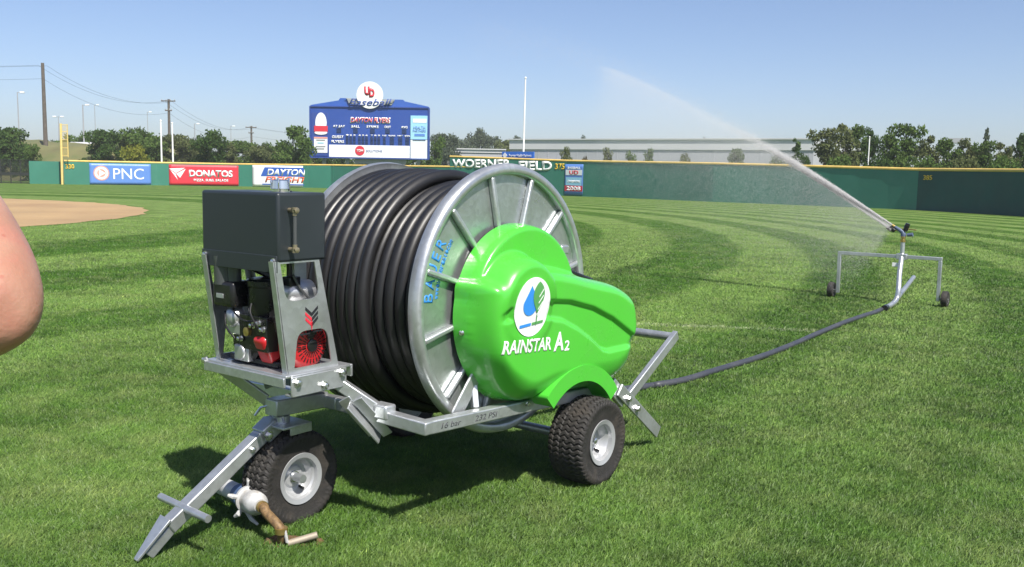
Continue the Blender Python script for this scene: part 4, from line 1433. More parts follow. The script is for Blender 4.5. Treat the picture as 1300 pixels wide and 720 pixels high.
wheel((-.005, 1.36, .228), .229, .212, .112, 50, 1)
wheel((-1.345, .748, .204), .224, .170, .112, 48)

# --- frame
fr = MB()
fr.bar((-1.145, .08, .512), (.30, .08, .440), .055, .060)
fr.bar((-1.145, 1.28, .512), (.30, 1.28, .440), .055, .060)
fr.bar((-1.160, .052, .512), (-1.160, .62, .530), .055, .058)
fr.bar((-1.160, .62, .530), (-1.160, 1.308, .512), .055, .058)
fr.bar((.27, .11, .442), (.27, 1.25, .442), .055, .055)
fr.build('frame', m_galv, mach, bevel=.006)
def on_rail(s, x, h, w):
    me = text_mesh(s, w, h, .0006, -.004, .2)
    z = np.interp(x, [-1.145, .30], [.512, .440])
    xform(me, frame((x, .0517, z), (1, 0, -.0498), (.0498, 0, 1), (0, -1, 0)))
    return link_mesh('lettering', me, mat('felt pen', (.06, .062, .07), .6), mach, smooth=False)
on_rail('16 bar', -1.02, .026, .13)
on_rail('232 PSI', -.78, .026, .16)
MB().tube([(-.005, -.02, .228), (-.005, 1.38, .228)], .024, 16).build('axle', m_galv, mach)
for y in (.135, 1.22):
    MB().box((-.005, y, .34), (.14, .012, .25)).build('axle_plate', m_galv, mach, bevel=.004)
s = MB()
for x in (-.78, -.17): s.bar((x, .12, .52), (x + .02, .15, .62), .03, .05)
s.build_each('bearing_bracket', m_galv, mach, bevel=.004)
for y in (.135, 1.08):
    s = MB(); s.bar((-.9, y, .50), (DC.x, y, 1.0), .012, .07); s.bar((-.05, y, .47), (DC.x, y, 1.0), .012, .07)
    s.build_each('drum_support', m_galv, mach, bevel=.003)
# neck beam and flat braces up to the engine platform
nk = MB()
nk.bar((-1.16, .74, .535), (-1.46, .74, .545), .085, .075)
nk.build('neck', m_galv, mach, bevel=.006)
d = MB()
d.bar((-1.30, .50, .680), (-1.165, .36, .545), .055, .055)
d.bar((-1.30, .98, .680), (-1.165, 1.12, .545), .055, .055)
d.build_each('brace', m_galv, mach, bevel=.006)
MB().bar((-1.565, .97, .715), (-1.45, .78, .57), .075, .012, (1, 0, .3)).build('strap', m_galv, mach, bevel=.003)
# weld plate and stowed angle-iron leg at the near corner
MB().bar((-1.20, .33, .545), (-1.13, .33, .545), .10, .066).build('weld_plate', m_galv, mach, bevel=.01)
ai = MB()
p, q = Vector((-1.285, .42, .585)), Vector((-1.155, .36, .410))
ai.bar(p, q, .075, .008, (.3, -.8, .5))
ai.bar(p + Vector((.0, .034, .015)), q + Vector((.0, .034, .015)), .008, .06, (.3, -.8, .5))
ai.bar(p + Vector((.02, -.030, .02)), q + Vector((.02, -.030, .02)), .008, .05, (.3, -.8, .5))
ai.build('parking_leg', m_galv, mach, bevel=.002)
# swivel head above the front wheel, stub axle
sw = MB()
sw.lathe((-1.40, .745, .44), (0, 0, 1), [(0, .04), (.06, .04)], 24)
sw.box((-1.385, .72, .462), (.16, .15, .012)); sw.box((-1.36, .655, .445), (.12, .010, .045))
sw.box((-1.36, .865, .33), (.09, .012, .28))
sw.build('swivel', m_galv, mach, bevel=.003)
MB().tube([(-1.345, .90, .204), (-1.345, .66, .204)], .02, 14).build('front_axle', m_galv, mach)
# --- drawbar
tb = MB()
A, B, T_ = Vector((-1.415, .765, .470)), Vector((-1.955, .785, .125)), Vector((-2.085, .80, .012))
tb.bar(A, B, .062, .060)
tb.build('drawbar', m_galv, mach, bevel=.006)
hk = MB()
def taper(mb, a, b, w0, w1, t):
    a, b = Vector(a), Vector(b); d = (b - a).normalized(); sd = d.cross(Vector((0, 0, 1))).normalized(); u = sd.cross(d)
    V = [p + sd * s_ * w / 2 + u * q * t / 2 for p, w in ((a, w0), (b, w1)) for s_ in (-1, 1) for q in (-1, 1)]
    mb.add(V, [(0, 1, 3, 2), (4, 6, 7, 5), (0, 4, 5, 1), (2, 3, 7, 6), (0, 2, 6, 4), (1, 5, 7, 3)])
taper(hk, B + Vector((-.005, .0, .042)), T_ + Vector((-.005, 0, .008)), .088, .030, .012)
taper(hk, B + Vector((.02, 0, .0)), T_ + Vector((.05, 0, .012)), .050, .026, .040)
hk.build('drawbar_tip', m_galv, mach, bevel=.003)
hd = MB().tube([(-1.885, .945, .200), (-1.885, .600, .185)], .0165, 16).build('drawbar_handle', m_galv, mach)
ck = MB(); ck.bar(A + (B - A) * .02, A + (B - A) * .15, .084, .075); ck.build('drawbar_clamp', m_galv, mach, bevel=.006)
s = MB()
ctr = A + (B - A) * .05
s.tube([ctr + Vector((.03, -.055, .02)), ctr + Vector((.02, -.06, .07)), ctr + Vector((0, -.02, .105)), ctr + Vector((-.03, .03, .085)), ctr + Vector((-.05, .045, .05))], .006, 8)
s.build('locking_pin', m_steel, mach)
s = MB(); s.bolt(A + (B - A) * .13 + Vector((0, -.045, 0)), (0, -1, 0), .016); s.bolt(A + (B - A) * .27 + Vector((0, -.032, 0)), (0, -1, 0), .011)
s.build_each('bolt', m_steel, mach)

# --- engine platform and its stand
pf = MB()
pf.box((-1.42, .735, .745), (.36, .56, .012))
pf.box((-1.607, .735, .722), (.012, .56, .042)); pf.box((-1.235, .735, .722), (.012, .56, .055))
pf.build('platform', m_galv, mach, bevel=.003)
sp = MB()
sp.bar((-1.575, .455, .700), (-1.270, .455, .700), .010, .085)
sp.box((-1.42, .468, .745), (.305, .030, .010))
sp.box((-1.42, .475, .660), (.305, .05, .010))
sp.build_each('platform_bracket', m_galv, mach, bevel=.004)
s = MB()
for x, z in ((-1.545, .715), (-1.30, .722), (-1.40, .680)): s.bolt((x, .45, z), (0, -1, 0), .014, .018)
for x in (-1.60,): s.bolt((x, 1.015, .745), (-1, 0, 0), .014, .018)
s.build_each('bolt', m_steel, mach)
def side_plate(y, flange_side):
    outer = [(-1.628, 1.226), (-1.395, 1.226), (-1.285, .735), (-1.560, .735)]
    low = rounded([(-1.528, .775), (-1.335, .775), (-1.366, .930), (-1.520, .930)], [.005, .005, .05, .05])
    up = rounded([(-1.558, 1.085), (-1.455, 1.085), (-1.432, 1.235), (-1.595, 1.235)][::1], [.045, .045, .003, .003])
    up = [(x, min(z, 1.218)) for x, z in up]
    low = rounded([(-1.532, .770), (-1.328, .770), (-1.355, .925), (-1.512, .925)], [.004, .004, .045, .045])
    up = rounded([(-1.572, 1.055), (-1.392, 1.060), (-1.42, 1.216), (-1.600, 1.216)], [.05, .05, .003, .003])
    me = plate_mesh([outer, low, up], .006)
    # plate drawn in xz; a narrow cut-out emblem of three leaf chevrons is laid on its middle
    xform(me, Matrix.Translation((0, y, 0)) @ UPRIGHT)
    o = link_mesh('stand_plate', me, m_galv, mach, bevel=.0015, smooth=False)
    f = MB(); f.bar((-1.564, y - flange_side * .016, .735), (-1.632, y - flange_side * .016, 1.226), .030, .005, (1, 0, 0))
    f.bar((-1.287, y - flange_side * .016, .735), (-1.397, y - flange_side * .016, 1.226), .030, .005, (1, 0, 0))
    f.build('plate_edge', m_galv, o)
    return o
spl = side_plate(.487, -1)
side_plate(.985, 1)
# cut emblem: dark slots with a red leaf
def on_plate(name, loops, m, k=0):
    me = plate_mesh(loops, .001)
    xform(me, Matrix.Translation((-1.438, .4828 - .0012 * k, .972)) @ UPRIGHT)
    return link_mesh(name, me, m, spl, smooth=False)
for i in range(3):
    z = .03 - .022 * i
    on_plate('emblem_leaf', [[(0, z - .02), (.034, z + .010), (.034, z + .024), (0, z - .004)]], m_black)
    on_plate('emblem_leaf', [[(0, z - .02), (-.034, z + .010), (-.034, z + .024), (0, z - .004)]], m_redv if i else m_black)
on_plate('emblem_leaf', [[(0, -.052), (.006, -.02), (0, -.005), (-.006, -.02)]], m_redv)
on_plate('emblem_bar', [rect(.055, .007, -.036, -.062), rect(.05, .006, .032, -.056)], m_black)

# --- tank housing on top
bx = MB()
X0, X1, Y0, Y1, Zb, Zt = -1.615, -1.360, .478, 1.005, 1.222, 1.508
bx.box(((X0 + X1) / 2, (Y0 + Y1) / 2, (Zb + Zt) / 2), (X1 - X0, Y1 - Y0, Zt - Zb))
tank = bx.build('tank', m_box, mach, bevel=.012, seg=3)
fp = MB(); fp.box((X0 - .002, (Y0 + Y1) / 2, Zb - .008), (.006, Y1 - Y0 - .01, .07))
fp.build('front_lip', m_box, tank, bevel=.002)
s = MB()
for y in (Y0 + .025, Y1 - .03): s.bolt((X0 - .004, y, Zb + .005), (-1, 0, 0), .010, .010)
s.build_each('bolt', m_steel, tank)
cp = MB(); cp.lathe((-1.50, .60, Zt - .002), (0, 0, 1), [(0, .046), (.008, .046), (.008, .036), (.014, .036), (.016, .038), (.05, .036), (.054, .030), (.054, 0)], 28)
cp.build('filler_cap', m_chrome, tank, angle=30)
s = MB()
for k in range(5):
    a = 2 * math.pi * k / 5
    s.bar((-1.50 + .04 * math.cos(a), .60 + .04 * math.sin(a), Zt + .012), (-1.50 + .04 * math.cos(a), .60 + .04 * math.sin(a), Zt + .06), .006, .008)
s.build_each('filler_cap_grip', m_chrome, tank, bevel=.003)
gz_ = MB(); gz_.tube([(-1.556, Y0 - .034, 1.285), (-1.556, Y0 - .034, 1.425)], .008, 12); gz_.build('sight_tube', m_glass, tank)
gb = MB()
for z in (1.275, 1.437):
    gb.tube([(-1.556, Y0 + .002, z), (-1.556, Y0 - .040, z)], .010, 12)
    gb.lathe((-1.556, Y0 - .034, z), (0, 0, 1 if z < 1.3 else -1), [(-.012, .013), (.008, .013), (.010, .010), (.022, .010)], 14)
    gb.lathe((-1.556, Y0 - .040, z), (0, -1, 0), [(0, .013), (.010, .013), (.012, .008)], 6)
gb.build('gauge_fitting', mat('tarnished brass', (.30, .26, .17), .4, .7, var=.2), tank)
def smooth_curve(P, k=6):
    P = [Vector(p) for p in P]; out = []
    for i in range(len(P) - 1):
        p0, p1, p2, p3 = P[max(i - 1, 0)], P[i], P[i + 1], P[min(i + 2, len(P) - 1)]
        for j in range(k):
            t = j / k
            out.append(.5 * ((2 * p1) + (-p0 + p2) * t + (2 * p0 - 5 * p1 + 4 * p2 - p3) * t * t + (-p0 + 3 * p1 - 3 * p2 + p3) * t ** 3))
    return out + [P[-1]]
# --- engine
eng = MB()
eng.box((-1.43, .755, .768), (.22, .33, .03)); eng.box((-1.42, .76, .86), (.14, .16, .16))
engine = eng.build('engine', m_blk, mach, bevel=.008)
def ep(mb, name, m, bevel=0., **k): return mb.build(name, m, engine, bevel=bevel, **k)
e = MB(); e.box((-1.555, .872, 1.058), (.11, .15, .115)); ep(e, 'air_filter', m_blk, .018, seg=3)
e = MB(); e.box((-1.612, .885, 1.05), (.004, .05, .02)); ep(e, 'air_filter_label', m_alu, .001)
e = MB(); e.lathe((-1.50, .705, .975), (0, 0, 1), [(0, .074), (.02, .080), (.12, .080), (.128, .086), (.15, .086), (.158, .076), (.158, 0)], 36); ep(e, 'canister', m_blk)
e = MB(); e.box((-1.50, .705, .90), (.15, .19, .15))
for k in range(6): e.box((-1.50, .705, .875 + k * .017), (.150, .17, .006))
ep(e, 'cylinder_fins', m_blk, .002)
e = MB(); e.lathe((-1.53, .845, .955), (-1, .15, 0), [(0, .045), (.05, .045), (.06, .038), (.068, .02)], 24); e.box((-1.54, .84, .905), (.07, .10, .05)); ep(e, 'carburettor', m_alu, .006)
e = MB(); e.lathe((-1.48, .80, .845), (-1, 0, 0), [(-.06, .092), (.06, .092), (.072, .078), (.078, .0)], 36); ep(e, 'crankcase', m_blk)
e = MB(); e.box((-1.545, .80, .80), (.05, .10, .07)); e.lathe((-1.568, .80, .805), (-1, 0, 0), [(0, .035), (.012, .035), (.014, .02)], 20); ep(e, 'side_cover', m_alu, .01)
e = MB()
prof = [(-.09, .085), (-.07, .112), (.030, .112), (.05, .104), (.062, .088), (.066, .072), (.066, .0)]
e.lathe((-1.405, .600, .848), (0, -1, 0), prof, 40); ep(e, 'fan_shroud', m_red)
e = MB(); e.box((-1.535, .655, .838), (.075, .085, .13), Matrix.Rotation(R(-24), 3, 'Y')); ep(e, 'shroud_skirt', m_red, .02, seg=3)
e = MB()
for k in range(26):
    a = 2 * math.pi * k / 26
    u = Vector((math.cos(a), 0, math.sin(a)))
    for r0_, r1_ in ((.034, .054), (.060, .080)):
        e.bar(Vector((-1.395, .5335, .845)) + u * r0_, Vector((-1.395, .5335, .845)) + u * r1_, .005, .002, (0, 1, 0))
ep(e, 'shroud_slots', m_blk)
e = MB(); e.lathe((-1.395, .534, .845), (0, -1, 0), [(0, .028), (.006, .028), (.008, .022)], 24); ep(e, 'starter_hub', m_blk)
e = MB(); e.lathe((-1.40, .615, .885), (0, -1, 0), [(.07, .018), (.085, .017)], 12); e.box((-1.40, .528, .90), (.05, .012, .02)); ep(e, 'starter_grip', m_blk, .004)
e = MB(); e.tube([(-1.49, .62, 1.075), (-1.46, .62, 1.075), (-1.34, .62, 1.07), (-1.31, .62, 1.068)], [.02, .052, .052, .02], 24); ep(e, 'silencer', m_alu, angle=60)
e = MB(); e.box((-1.40, .57, 1.03), (.16, .05, .006)); ep(e, 'heat_shield', m_alu, .002)
e = MB(); e.tube([(-1.47, .565, 1.155), (-1.44, .56, 1.10), (-1.40, .555, 1.055), (-1.36, .555, 1.035)], .006, 8); ep(e, 'fuel_line', m_glass)
e = MB(); e.tube([(-1.445, .62, 1.225), (-1.445, .62, 1.14)], .012, 10); e.box((-1.45, .60, 1.125), (.06, .05, .04)); ep(e, 'fuel_tap', m_blk, .004)
e = MB(); e.tube([(-1.57, .90, 1.226), (-1.565, .90, 1.10)], .052, 24); e.tube([(-1.57, .84, 1.226), (-1.565, .84, 1.10)], .03, 16); ep(e, 'intake_pipe', m_glass)
e = MB(); e.tube([(-1.55, .97, 1.226), (-1.50, .86, 1.19), (-1.45, .70, 1.13), (-1.43, .64, 1.08)], .02, 10); ep(e, 'black_hose', m_blk)
e = MB(); e.box((-1.37, .66, 1.165), (.07, .05, .12)); ep(e, 'support_tab', m_galv, .004)
e = MB()
for p in ((-1.575, .66, .95), (-1.575, .70, .935), (-1.575, .63, .925), (-1.58, .78, .87)): e.bolt(p, (-1, 0, 0), .010, .02)
e.build_each('bolt', m_steel, engine)
e = MB()
for pts in (((-1.56, .86, 1.00), (-1.60, .80, .985), (-1.60, .73, .955), (-1.575, .66, .96)), ((-1.585, .70, 1.03), (-1.605, .68, .99), (-1.59, .65, .93), (-1.56, .64, .90)), ((-1.59, .88, .98), (-1.615, .84, .92), (-1.60, .80, .87))):
    e.tube(smooth_curve(pts), .0045, 8)
e.build_each('cable', m_blk, engine)
e = MB(); e.lathe((-1.57, .735, .905), (-1, 0, 0), [(0, .02), (.02, .02), (.022, .01)], 14); ep(e, 'drain_plug', m_brass)

# --- rear lifting arm, cross tube and foot
ar = MB(); ar.bar((.455, .05, .345), (1.025, .05, .650), .032, .058); ar.build('lifting_arm', m_galv, mach, bevel=.005)
ar = MB(); ar.bar((.455, 1.30, .345), (1.025, 1.30, .650), .032, .058); ar.build('lifting_arm', m_galv, mach, bevel=.005)
MB().tube([(1.00, .05, .637), (1.00, 1.30, .637)], .026, 18).build('lifting_tube', m_galv, mach)
ft = MB(); ft.bar((.36, .035, .425), (.815, .035, .088), .014, .075); ft.build('rear_foot', m_galv, mach, bevel=.004)
fb = MB(); fb.bar((.30, .06, .46), (.44, .06, .345), .03, .09); fb.build('foot_bracket', m_galv, mach, bevel=.005)
s = MB()
for x, z in ((.44, .36), (.54, .285)): s.bolt((x, .025, z), (0, -1, 0), .015, .018)
s.build_each('bolt', m_steel, mach)
# ================================================================== HOSE ON THE LAWN
P = [toworld(p) for p in ((-.30, .80, .44), (-.05, .80, .37), (.25, .85, .28), (.55, .95, .16))]
P += [at_ground(px, py, .028) for px, py in ((812, 492), (836, 488.5), (860, 484.5), (880, 479.5), (900, 473), (930, 464), (960, 455), (985, 446), (1010, 436), (1030, 427), (1050, 418.5), (1072, 409.5), (1095, 401.5), (1112, 396), (1123, 391))]
def smooth_path(P, k=6):
    out = []
    for i in range(len(P) - 1):
        p0 = P[max(i - 1, 0)]; p1 = P[i]; p2 = P[i + 1]; p3 = P[min(i + 2, len(P) - 1)]
        for j in range(k):
            t = j / k
            out.append(.5 * ((2 * p1) + (-p0 + p2) * t + (2 * p0 - 5 * p1 + 4 * p2 - p3) * t * t + (-p0 + 3 * p1 - 3 * p2 + p3) * t ** 3))
    return out + [P[-1]]
hp = smooth_path(P)
m_hose2 = mat('sunbleached hose', (.040, .043, .054), .45, var=.15, scale=3, dirt=(.09, .09, .09), dirt_amt=.4, dscale=4)
tag(MB().tube(hp, .027, 14).build('irrigation_hose', m_hose2, angle=80), 'dark grey hose running over the grass from the reel to the sprinkler cart', 'hose')

# ================================================================== SPRINKLER CART
WA, WB = at_ground(1063, 378), at_ground(1190, 389.5)
d = (WB - WA); L = d.length; az = math.atan2(d.y, d.x)
cart = thing('sprinkler_cart', 'galvanised two wheeled sprinkler cart standing on the lawn and throwing water', 'sprinkler', WA, az)
CI = (Matrix.Translation(WA) @ Matrix.Rotation(az, 4, 'Z')).inverted()
H_ = .615
xr = L * .63
s = MB(); s.bar((-.022, 0, H_), (L + .022, 0, H_), .042, .044); s.build('crossbar', m_galv, cart, bevel=.004)
for x in (0, L):
    s = MB(); s.bar((x, 0, .07), (x, 0, H_ - .023), .042, .042, (0, 1, 0)); s.build('leg', m_galv, cart, bevel=.004)
for x, sd in ((-.085, -1), (L + .085, 1)):
    e = MB(); e.lathe((x, 0, .105), (sd, 0, 0), [(-.03, .055), (0, .050), (.025, .058), (.033, .055), (.02, .045), (.012, .02), (.03, .018), (.034, 0)], 32)
    w = e.build('wheel', m_rim, cart)
    e = MB(); e.lathe((x, 0, .105), (sd, 0, 0), [(-.032, .055), (-.042, .078), (-.034, .100), (-.012, .106), (.012, .106), (.034, .100), (.042, .078), (.032, .055)], 40)
    e.build('tyre', m_tyre, w, angle=50)
    e = MB(); e.tube([(x - sd * .085, 0, .105), (x + sd * .036, 0, .105)], .012, 12); e.build('axle_stub', m_galv, w)
foot = CI @ at_ground(1124, 391, .045)
bend = CI @ at_ground(1137, 384, .05)
top = Vector((xr, 0, H_ + .03))
pp = smooth_path([foot, foot.lerp(bend, .6), bend + Vector((.0, .03, .035)), bend.lerp(top, .25) + Vector((.015, 0, .02)), bend.lerp(top, .6), top], 5)
MB().tube(pp, .032, 16).build('riser_pipe', m_galv, cart, angle=70)
MB().tube([foot + (foot - bend).normalized() * .05, foot + (bend - foot).normalized() * .05], .040, 16).build('hose_coupling', m_blk, cart)
sk = CI @ at_ground(1160, 352, .16)
s = MB(); s.tube([bend.lerp(top, .06) + Vector((.0, .01, .0)), sk], .031, 14); s.build('skid_pipe', m_galv, cart, angle=70)
s = MB(); s.box((xr, 0, H_), (.13, .09, .075)); s.build('clamp', m_galv, cart, bevel=.006)
s = MB(); s.box((xr - .045, -.045, H_ - .105), (.12, .006, .05)); s.build('label_plate', m_wpaint, cart, smooth=False)
s = MB(); s.tube([(xr, 0, H_ + .03), (xr, 0, H_ + .19)], .028, 16); s.build('nozzle_pipe', m_galv, cart)
s = MB(); s.lathe((xr, 0, H_ + .19), (0, 0, 1), [(0, .034), (.03, .034), (.032, .028), (.06, .028), (.062, .036), (.075, .036)], 20); s.build('brass_swivel', m_brass, cart)
JD = Vector((-.77, .64, 0)).normalized()
NZW = WA + Matrix.Rotation(az, 3, 'Z') @ Vector((xr, 0, H_ + .315))
jl = (CI.to_3x3() @ JD); up = Vector((0, 0, 1)); jd = (jl * .85 + up * .52).normalized()
N0 = Vector((xr, 0, H_ + .315))
s = MB(); s.tube([N0 - up * .05, N0 - up * .025, N0 + jd * .012, N0 + jd * .09, N0 + jd * .135], [.034, .036, .031, .022, .017], 18)
m_bronze = mat('blue grey painted nozzle', (.10, .13, .20), .4, .2, var=.15)
s.build('nozzle', m_bronze, cart, angle=60)
s = MB(); s.tube([N0 + jd * .135, N0 + jd * .175], [.019, .017], 16); s.build('nozzle_tip', m_brass, cart)
s = MB(); s.bar(N0 + jl * -.02 + up * .045, N0 + jd * .15 + up * -.055, .012, .022); s.bar(N0 + jl * -.02 + up * .05, N0 - jl * .16 + up * .04, .012, .016); s.build('drive_arm', m_brass, cart, bevel=.003)
s = MB(); s.tube([N0 + jd * .13 - up * .05, N0 + jd * .19 - up * .055, N0 + jd * .25 - up * .072], [.028, .036, .026], 16); s.build('drive_spoon', m_blk, cart)
s = MB(); s.tube([N0 + up * .02 - jl * .02, N0 + up * .075 - jl * .035, N0 + up * .12 - jl * .05], [.026, .034, .028], 16); s.build('counterweight', m_blk, cart)
s = MB(); s.tube([N0 - jl * .05 - up * .03, N0 - jl * .12 - up * .02], [.022, .026], 14); s.build('brake', m_bronze, cart)

# ------------------------------------------------------------------ the jet and its drift: real drops in the air
def spray():
    g = np.random.default_rng(5)
    tip = np.array(NZW + Matrix.Rotation(az, 3, 'Z') @ (jd * .175))
    D = np.array(JD); Sd = np.array((-D[1], D[0], 0)); Zu = np.array((0, 0, 1.))
    def path(s): return tip + D * s[:, None] + Zu * (.585 * s - .008 * s * s - .0022 * s ** 3)[:, None]
    Vs, ax_, ln, rd = [], [], [], []
    # core
    n = 230000
    s = np.abs(g.normal(size=n)) * .78; s = np.where(s > 2.6, g.random(n) * 2.2, s)
    r = .008 + .034 * s ** 1.1
    q = g.normal(size=(n, 2)) * (r * .5)[:, None]
    P = path(s) + Sd * q[:, :1] + Zu * (q[:, 1] * .9)[:, None]
    dr = D + Zu * (.585 - .016 * s - .0066 * s * s)[:, None]; dr /= np.linalg.norm(dr, axis=1)[:, None]
    Vs.append(P); ax_.append(dr); ln.append(g.uniform(.006, .024, n)); rd.append(g.uniform(.0008, .0019, n) * np.clip(1.15 - s * .13, .45, 1))
    # second thin stream broken off by the drive spoon, under the core
    n = 30000
    s = g.random(n) ** 1.3 * 1.7
    P = path(s) - Zu * (.055 - .02 * s + g.normal(size=n) * .010)[:, None] + Sd * (g.normal(size=n) * .02)[:, None]
    dr = np.tile(D + Zu * .6, (n, 1)); dr /= np.linalg.norm(dr, axis=1)[:, None]
    Vs.append(P); ax_.append(dr); ln.append(g.uniform(.008, .03, n)); rd.append(g.uniform(.0010, .0020, n))
    # veil falling from the jet
    n = 640000
    s = g.random(n) ** 1.0 * 4.6
    f = g.beta(.9, 2.4, n) * np.clip(1.35 - s * .16, .35, 1)
    hz = (.585 * s - .008 * s * s - .0022 * s ** 3) + tip[2]
    P = path(s)
    P[:, 2] -= f * hz * .98
    P += D * (f * .9)[:, None] * 0.6 + Sd * (g.normal(size=n) * (.05 + .22 * f + .03 * s))[:, None]
    fall = np.tile(D * .35 - Zu * .4, (n, 1)) + g.normal(size=(n, 3)) * .12; fall /= np.linalg.norm(fall, axis=1)[:, None]
    Vs.append(P); ax_.append(fall); ln.append(g.uniform(.003, .009, n)); rd.append(g.uniform(.0005, .0010, n))
    # high faint end of the jet, already breaking up
    n = 22000
    s = 1.3 + g.random(n) ** 1.35 * 6.2
    q = g.normal(size=(n, 2)) * (.030 + .026 * s)[:, None]
    P = path(s) + Sd * q[:, :1] + Zu * q[:, 1:]
    dr = np.tile(D + Zu * .5, (n, 1)); dr /= np.linalg.norm(dr, axis=1)[:, None]
    Vs.append(P); ax_.append(dr); ln.append(g.uniform(.006, .02, n)); rd.append(g.uniform(.0010, .0021, n))
    P = np.concatenate(Vs); A = np.concatenate(ax_); Ln = np.concatenate(ln); Rd = np.concatenate(rd)
    P[:, 2] = np.maximum(P[:, 2], .01)
    u = np.cross(A, g.normal(size=A.shape)); u /= np.linalg.norm(u, axis=1)[:, None]
    w = np.cross(A, u)
    N = len(P)
    V = np.empty((N, 4, 3), np.float32)
    V[:, 0] = P + A * Ln[:, None] * .5
    V[:, 1] = P - A * Ln[:, None] * .5
    V[:, 2] = P + u * Rd[:, None]
    V[:, 3] = P - u * Rd[:, None] * .6 + w * Rd[:, None] * .8
    tri = np.array([[0, 1, 2], [0, 3, 1], [0, 2, 3], [1, 3, 2]], np.int32)
    lp = (np.arange(N, dtype=np.int32)[:, None, None] * 4 + tri[None]).ravel()
    me = bpy.data.meshes.new('water_spray')
    me.vertices.add(N * 4); me.vertices.foreach_set('co', V.ravel())
    me.loops.add(len(lp)); me.loops.foreach_set('vertex_index', lp)
    me.polygons.add(len(lp) // 3); me.polygons.foreach_set('loop_start', np.arange(len(lp) // 3, dtype=np.int32) * 3)
    me.update(calc_edges=True)
    o = bpy.data.objects.new('water_spray', me); COL.objects.link(o)
    m = bpy.data.materials.new('aerated water'); m.use_nodes = True
    n_, l_ = m.node_tree.nodes, m.node_tree.links
    n_.clear()
    out = n_.new('ShaderNodeOutputMaterial')
    gn = n_.new('ShaderNodeNewGeometry')
    va = n_.new('ShaderNodeVectorMath'); va.operation = 'MULTIPLY_ADD'
    va.inputs[1].default_value = (.4, .4, .4); va.inputs[2].default_value = (0, 0, .8)
    l_.new(gn.outputs['Normal'], va.inputs[0])
    a = n_.new('ShaderNodeBsdfDiffuse'); l_.new(va.outputs[0], a.inputs['Normal']); a.inputs[0].default_value = (.98, .985, .99, 1)
    b = n_.new('ShaderNodeBsdfTranslucent'); b.inputs[0].default_value = (.98, .985, .99, 1)
    x = n_.new('ShaderNodeMixShader'); x.inputs[0].default_value = .45
    l_.new(a.outputs[0], x.inputs[1]); l_.new(b.outputs[0], x.inputs[2]); tr = n_.new('ShaderNodeBsdfTransparent'); y_ = n_.new('ShaderNodeMixShader'); y_.inputs[0].default_value = .62
    l_.new(x.outputs[0], y_.inputs[1]); l_.new(tr.outputs[0], y_.inputs[2]); l_.new(y_.outputs[0], out.inputs[0])
    me.materials.append(m)
    return o
tag(spray(), 'white jet of water and drifting drops thrown by the sprinkler cart', 'water spray', kind='stuff')

# ================================================================== WATER CONNECTION AT THE FRONT
def L2(x, y, z): return toworld((x, y, z))
base = L2(-1.567, .54, 0)
hyd = thing('water_connection', 'white pipe coupling and rusty brass elbow on a riser in front of the small wheel', 'pipe coupling', base)
HB = hyd.location
def hl(px, py, z): return at_ground(px, py, z) - HB
m_pvc = mat('weathered white pipe', (.44, .445, .44), .5, var=.18, scale=20, dirt=(.22, .18, .13), dirt_amt=.7, dscale=18)
m_rust = mat('rusty brass', (.20, .125, .055), .62, .25, var=.4, scale=45, dirt=(.06, .035, .022), dirt_amt=.9, dscale=55)
p0, p1, p2, p3, p4 = hl(272, 612, .13), hl(302, 626, .14), hl(323, 638, .15), hl(343, 649, .15), hl(355, 660, .13)
p5, p6 = hl(357, 672, .085), hl(357, 691, .0)
s = MB(); s.tube([p0, p1, p1.lerp(p2, .3)], .040, 18); s.build('pipe', m_pvc, hyd)
s = MB(); s.tube([p1.lerp(p2, .1), p1.lerp(p2, .35)], .047, 18); s.build('blue_ring', mat('dull blue ring', (.06, .10, .20), .6, var=.2), hyd)
ax = (p3 - p1).normalized()
s = MB(); c = p1.lerp(p2, .62)
s.lathe(c, ax, [(-.015, .040), (-.010, .058), (.008, .060), (.014, .048), (.030, .046), (.05, .052), (.085, .052), (.105, .046), (.120, .034), (.128, .03)], 28)
s.build('coupling', m_pvc, hyd, angle=40)
u = ax.cross(Vector((0, 0, 1))).normalized(); w = u.cross(ax)
s = MB()
for a in (20, 95, 165, 245, 310):
    v = u * math.cos(R(a)) + w * math.sin(R(a))
    s.tube([c + v * .05, c + v * .078 + ax * .004, c + v * .092 - ax * .012], [.010, .012, .007], 8)
v = u * math.cos(R(215)) + w * math.sin(R(215))
s.tube([c - w * .055 + u * .01, c - w * .085 + ax * .03, c - w * .10 + ax * .07 - u * .01], [.009, .010, .006], 8)
s.build_each('coupling_lug', m_pvc, hyd)
e0 = c + ax * .125
s = MB(); s.tube(smooth_path([e0, e0 + ax * .035, e0 + ax * .062 + Vector((0, 0, -.018)), Vector((p5.x, p5.y, p5.z - .005)), Vector((p6.x, p6.y, -.02))], 5), .021, 16); s.build('elbow', m_rust, hyd, angle=70)
s = MB()
s.lathe(e0 + ax * .01, ax, [(0, .026), (.016, .026)], 18)
s.lathe((p5.x, p5.y, p5.z - .005), (0, 0, -1), [(-.012, .028), (.012, .028), (.014, .024)], 18)
s.build_each('collar', m_brass, hyd)
h0, h1 = hl(369, 690, .025), hl(403, 679, .055)
s = MB(); s.tube([h0 + Vector((-.01, 0, .0)), h1], .0145, 14); s.build('handle', mat('dull brass handle', (.36, .31, .24), .5, .4, var=.2), hyd)
s = MB(); s.tube([p5 + Vector((.018, -.012, 0)), p5 + Vector((.028, -.014, -.05)), h0], .007, 8); s.build('wire_tie', m_pvc, hyd)
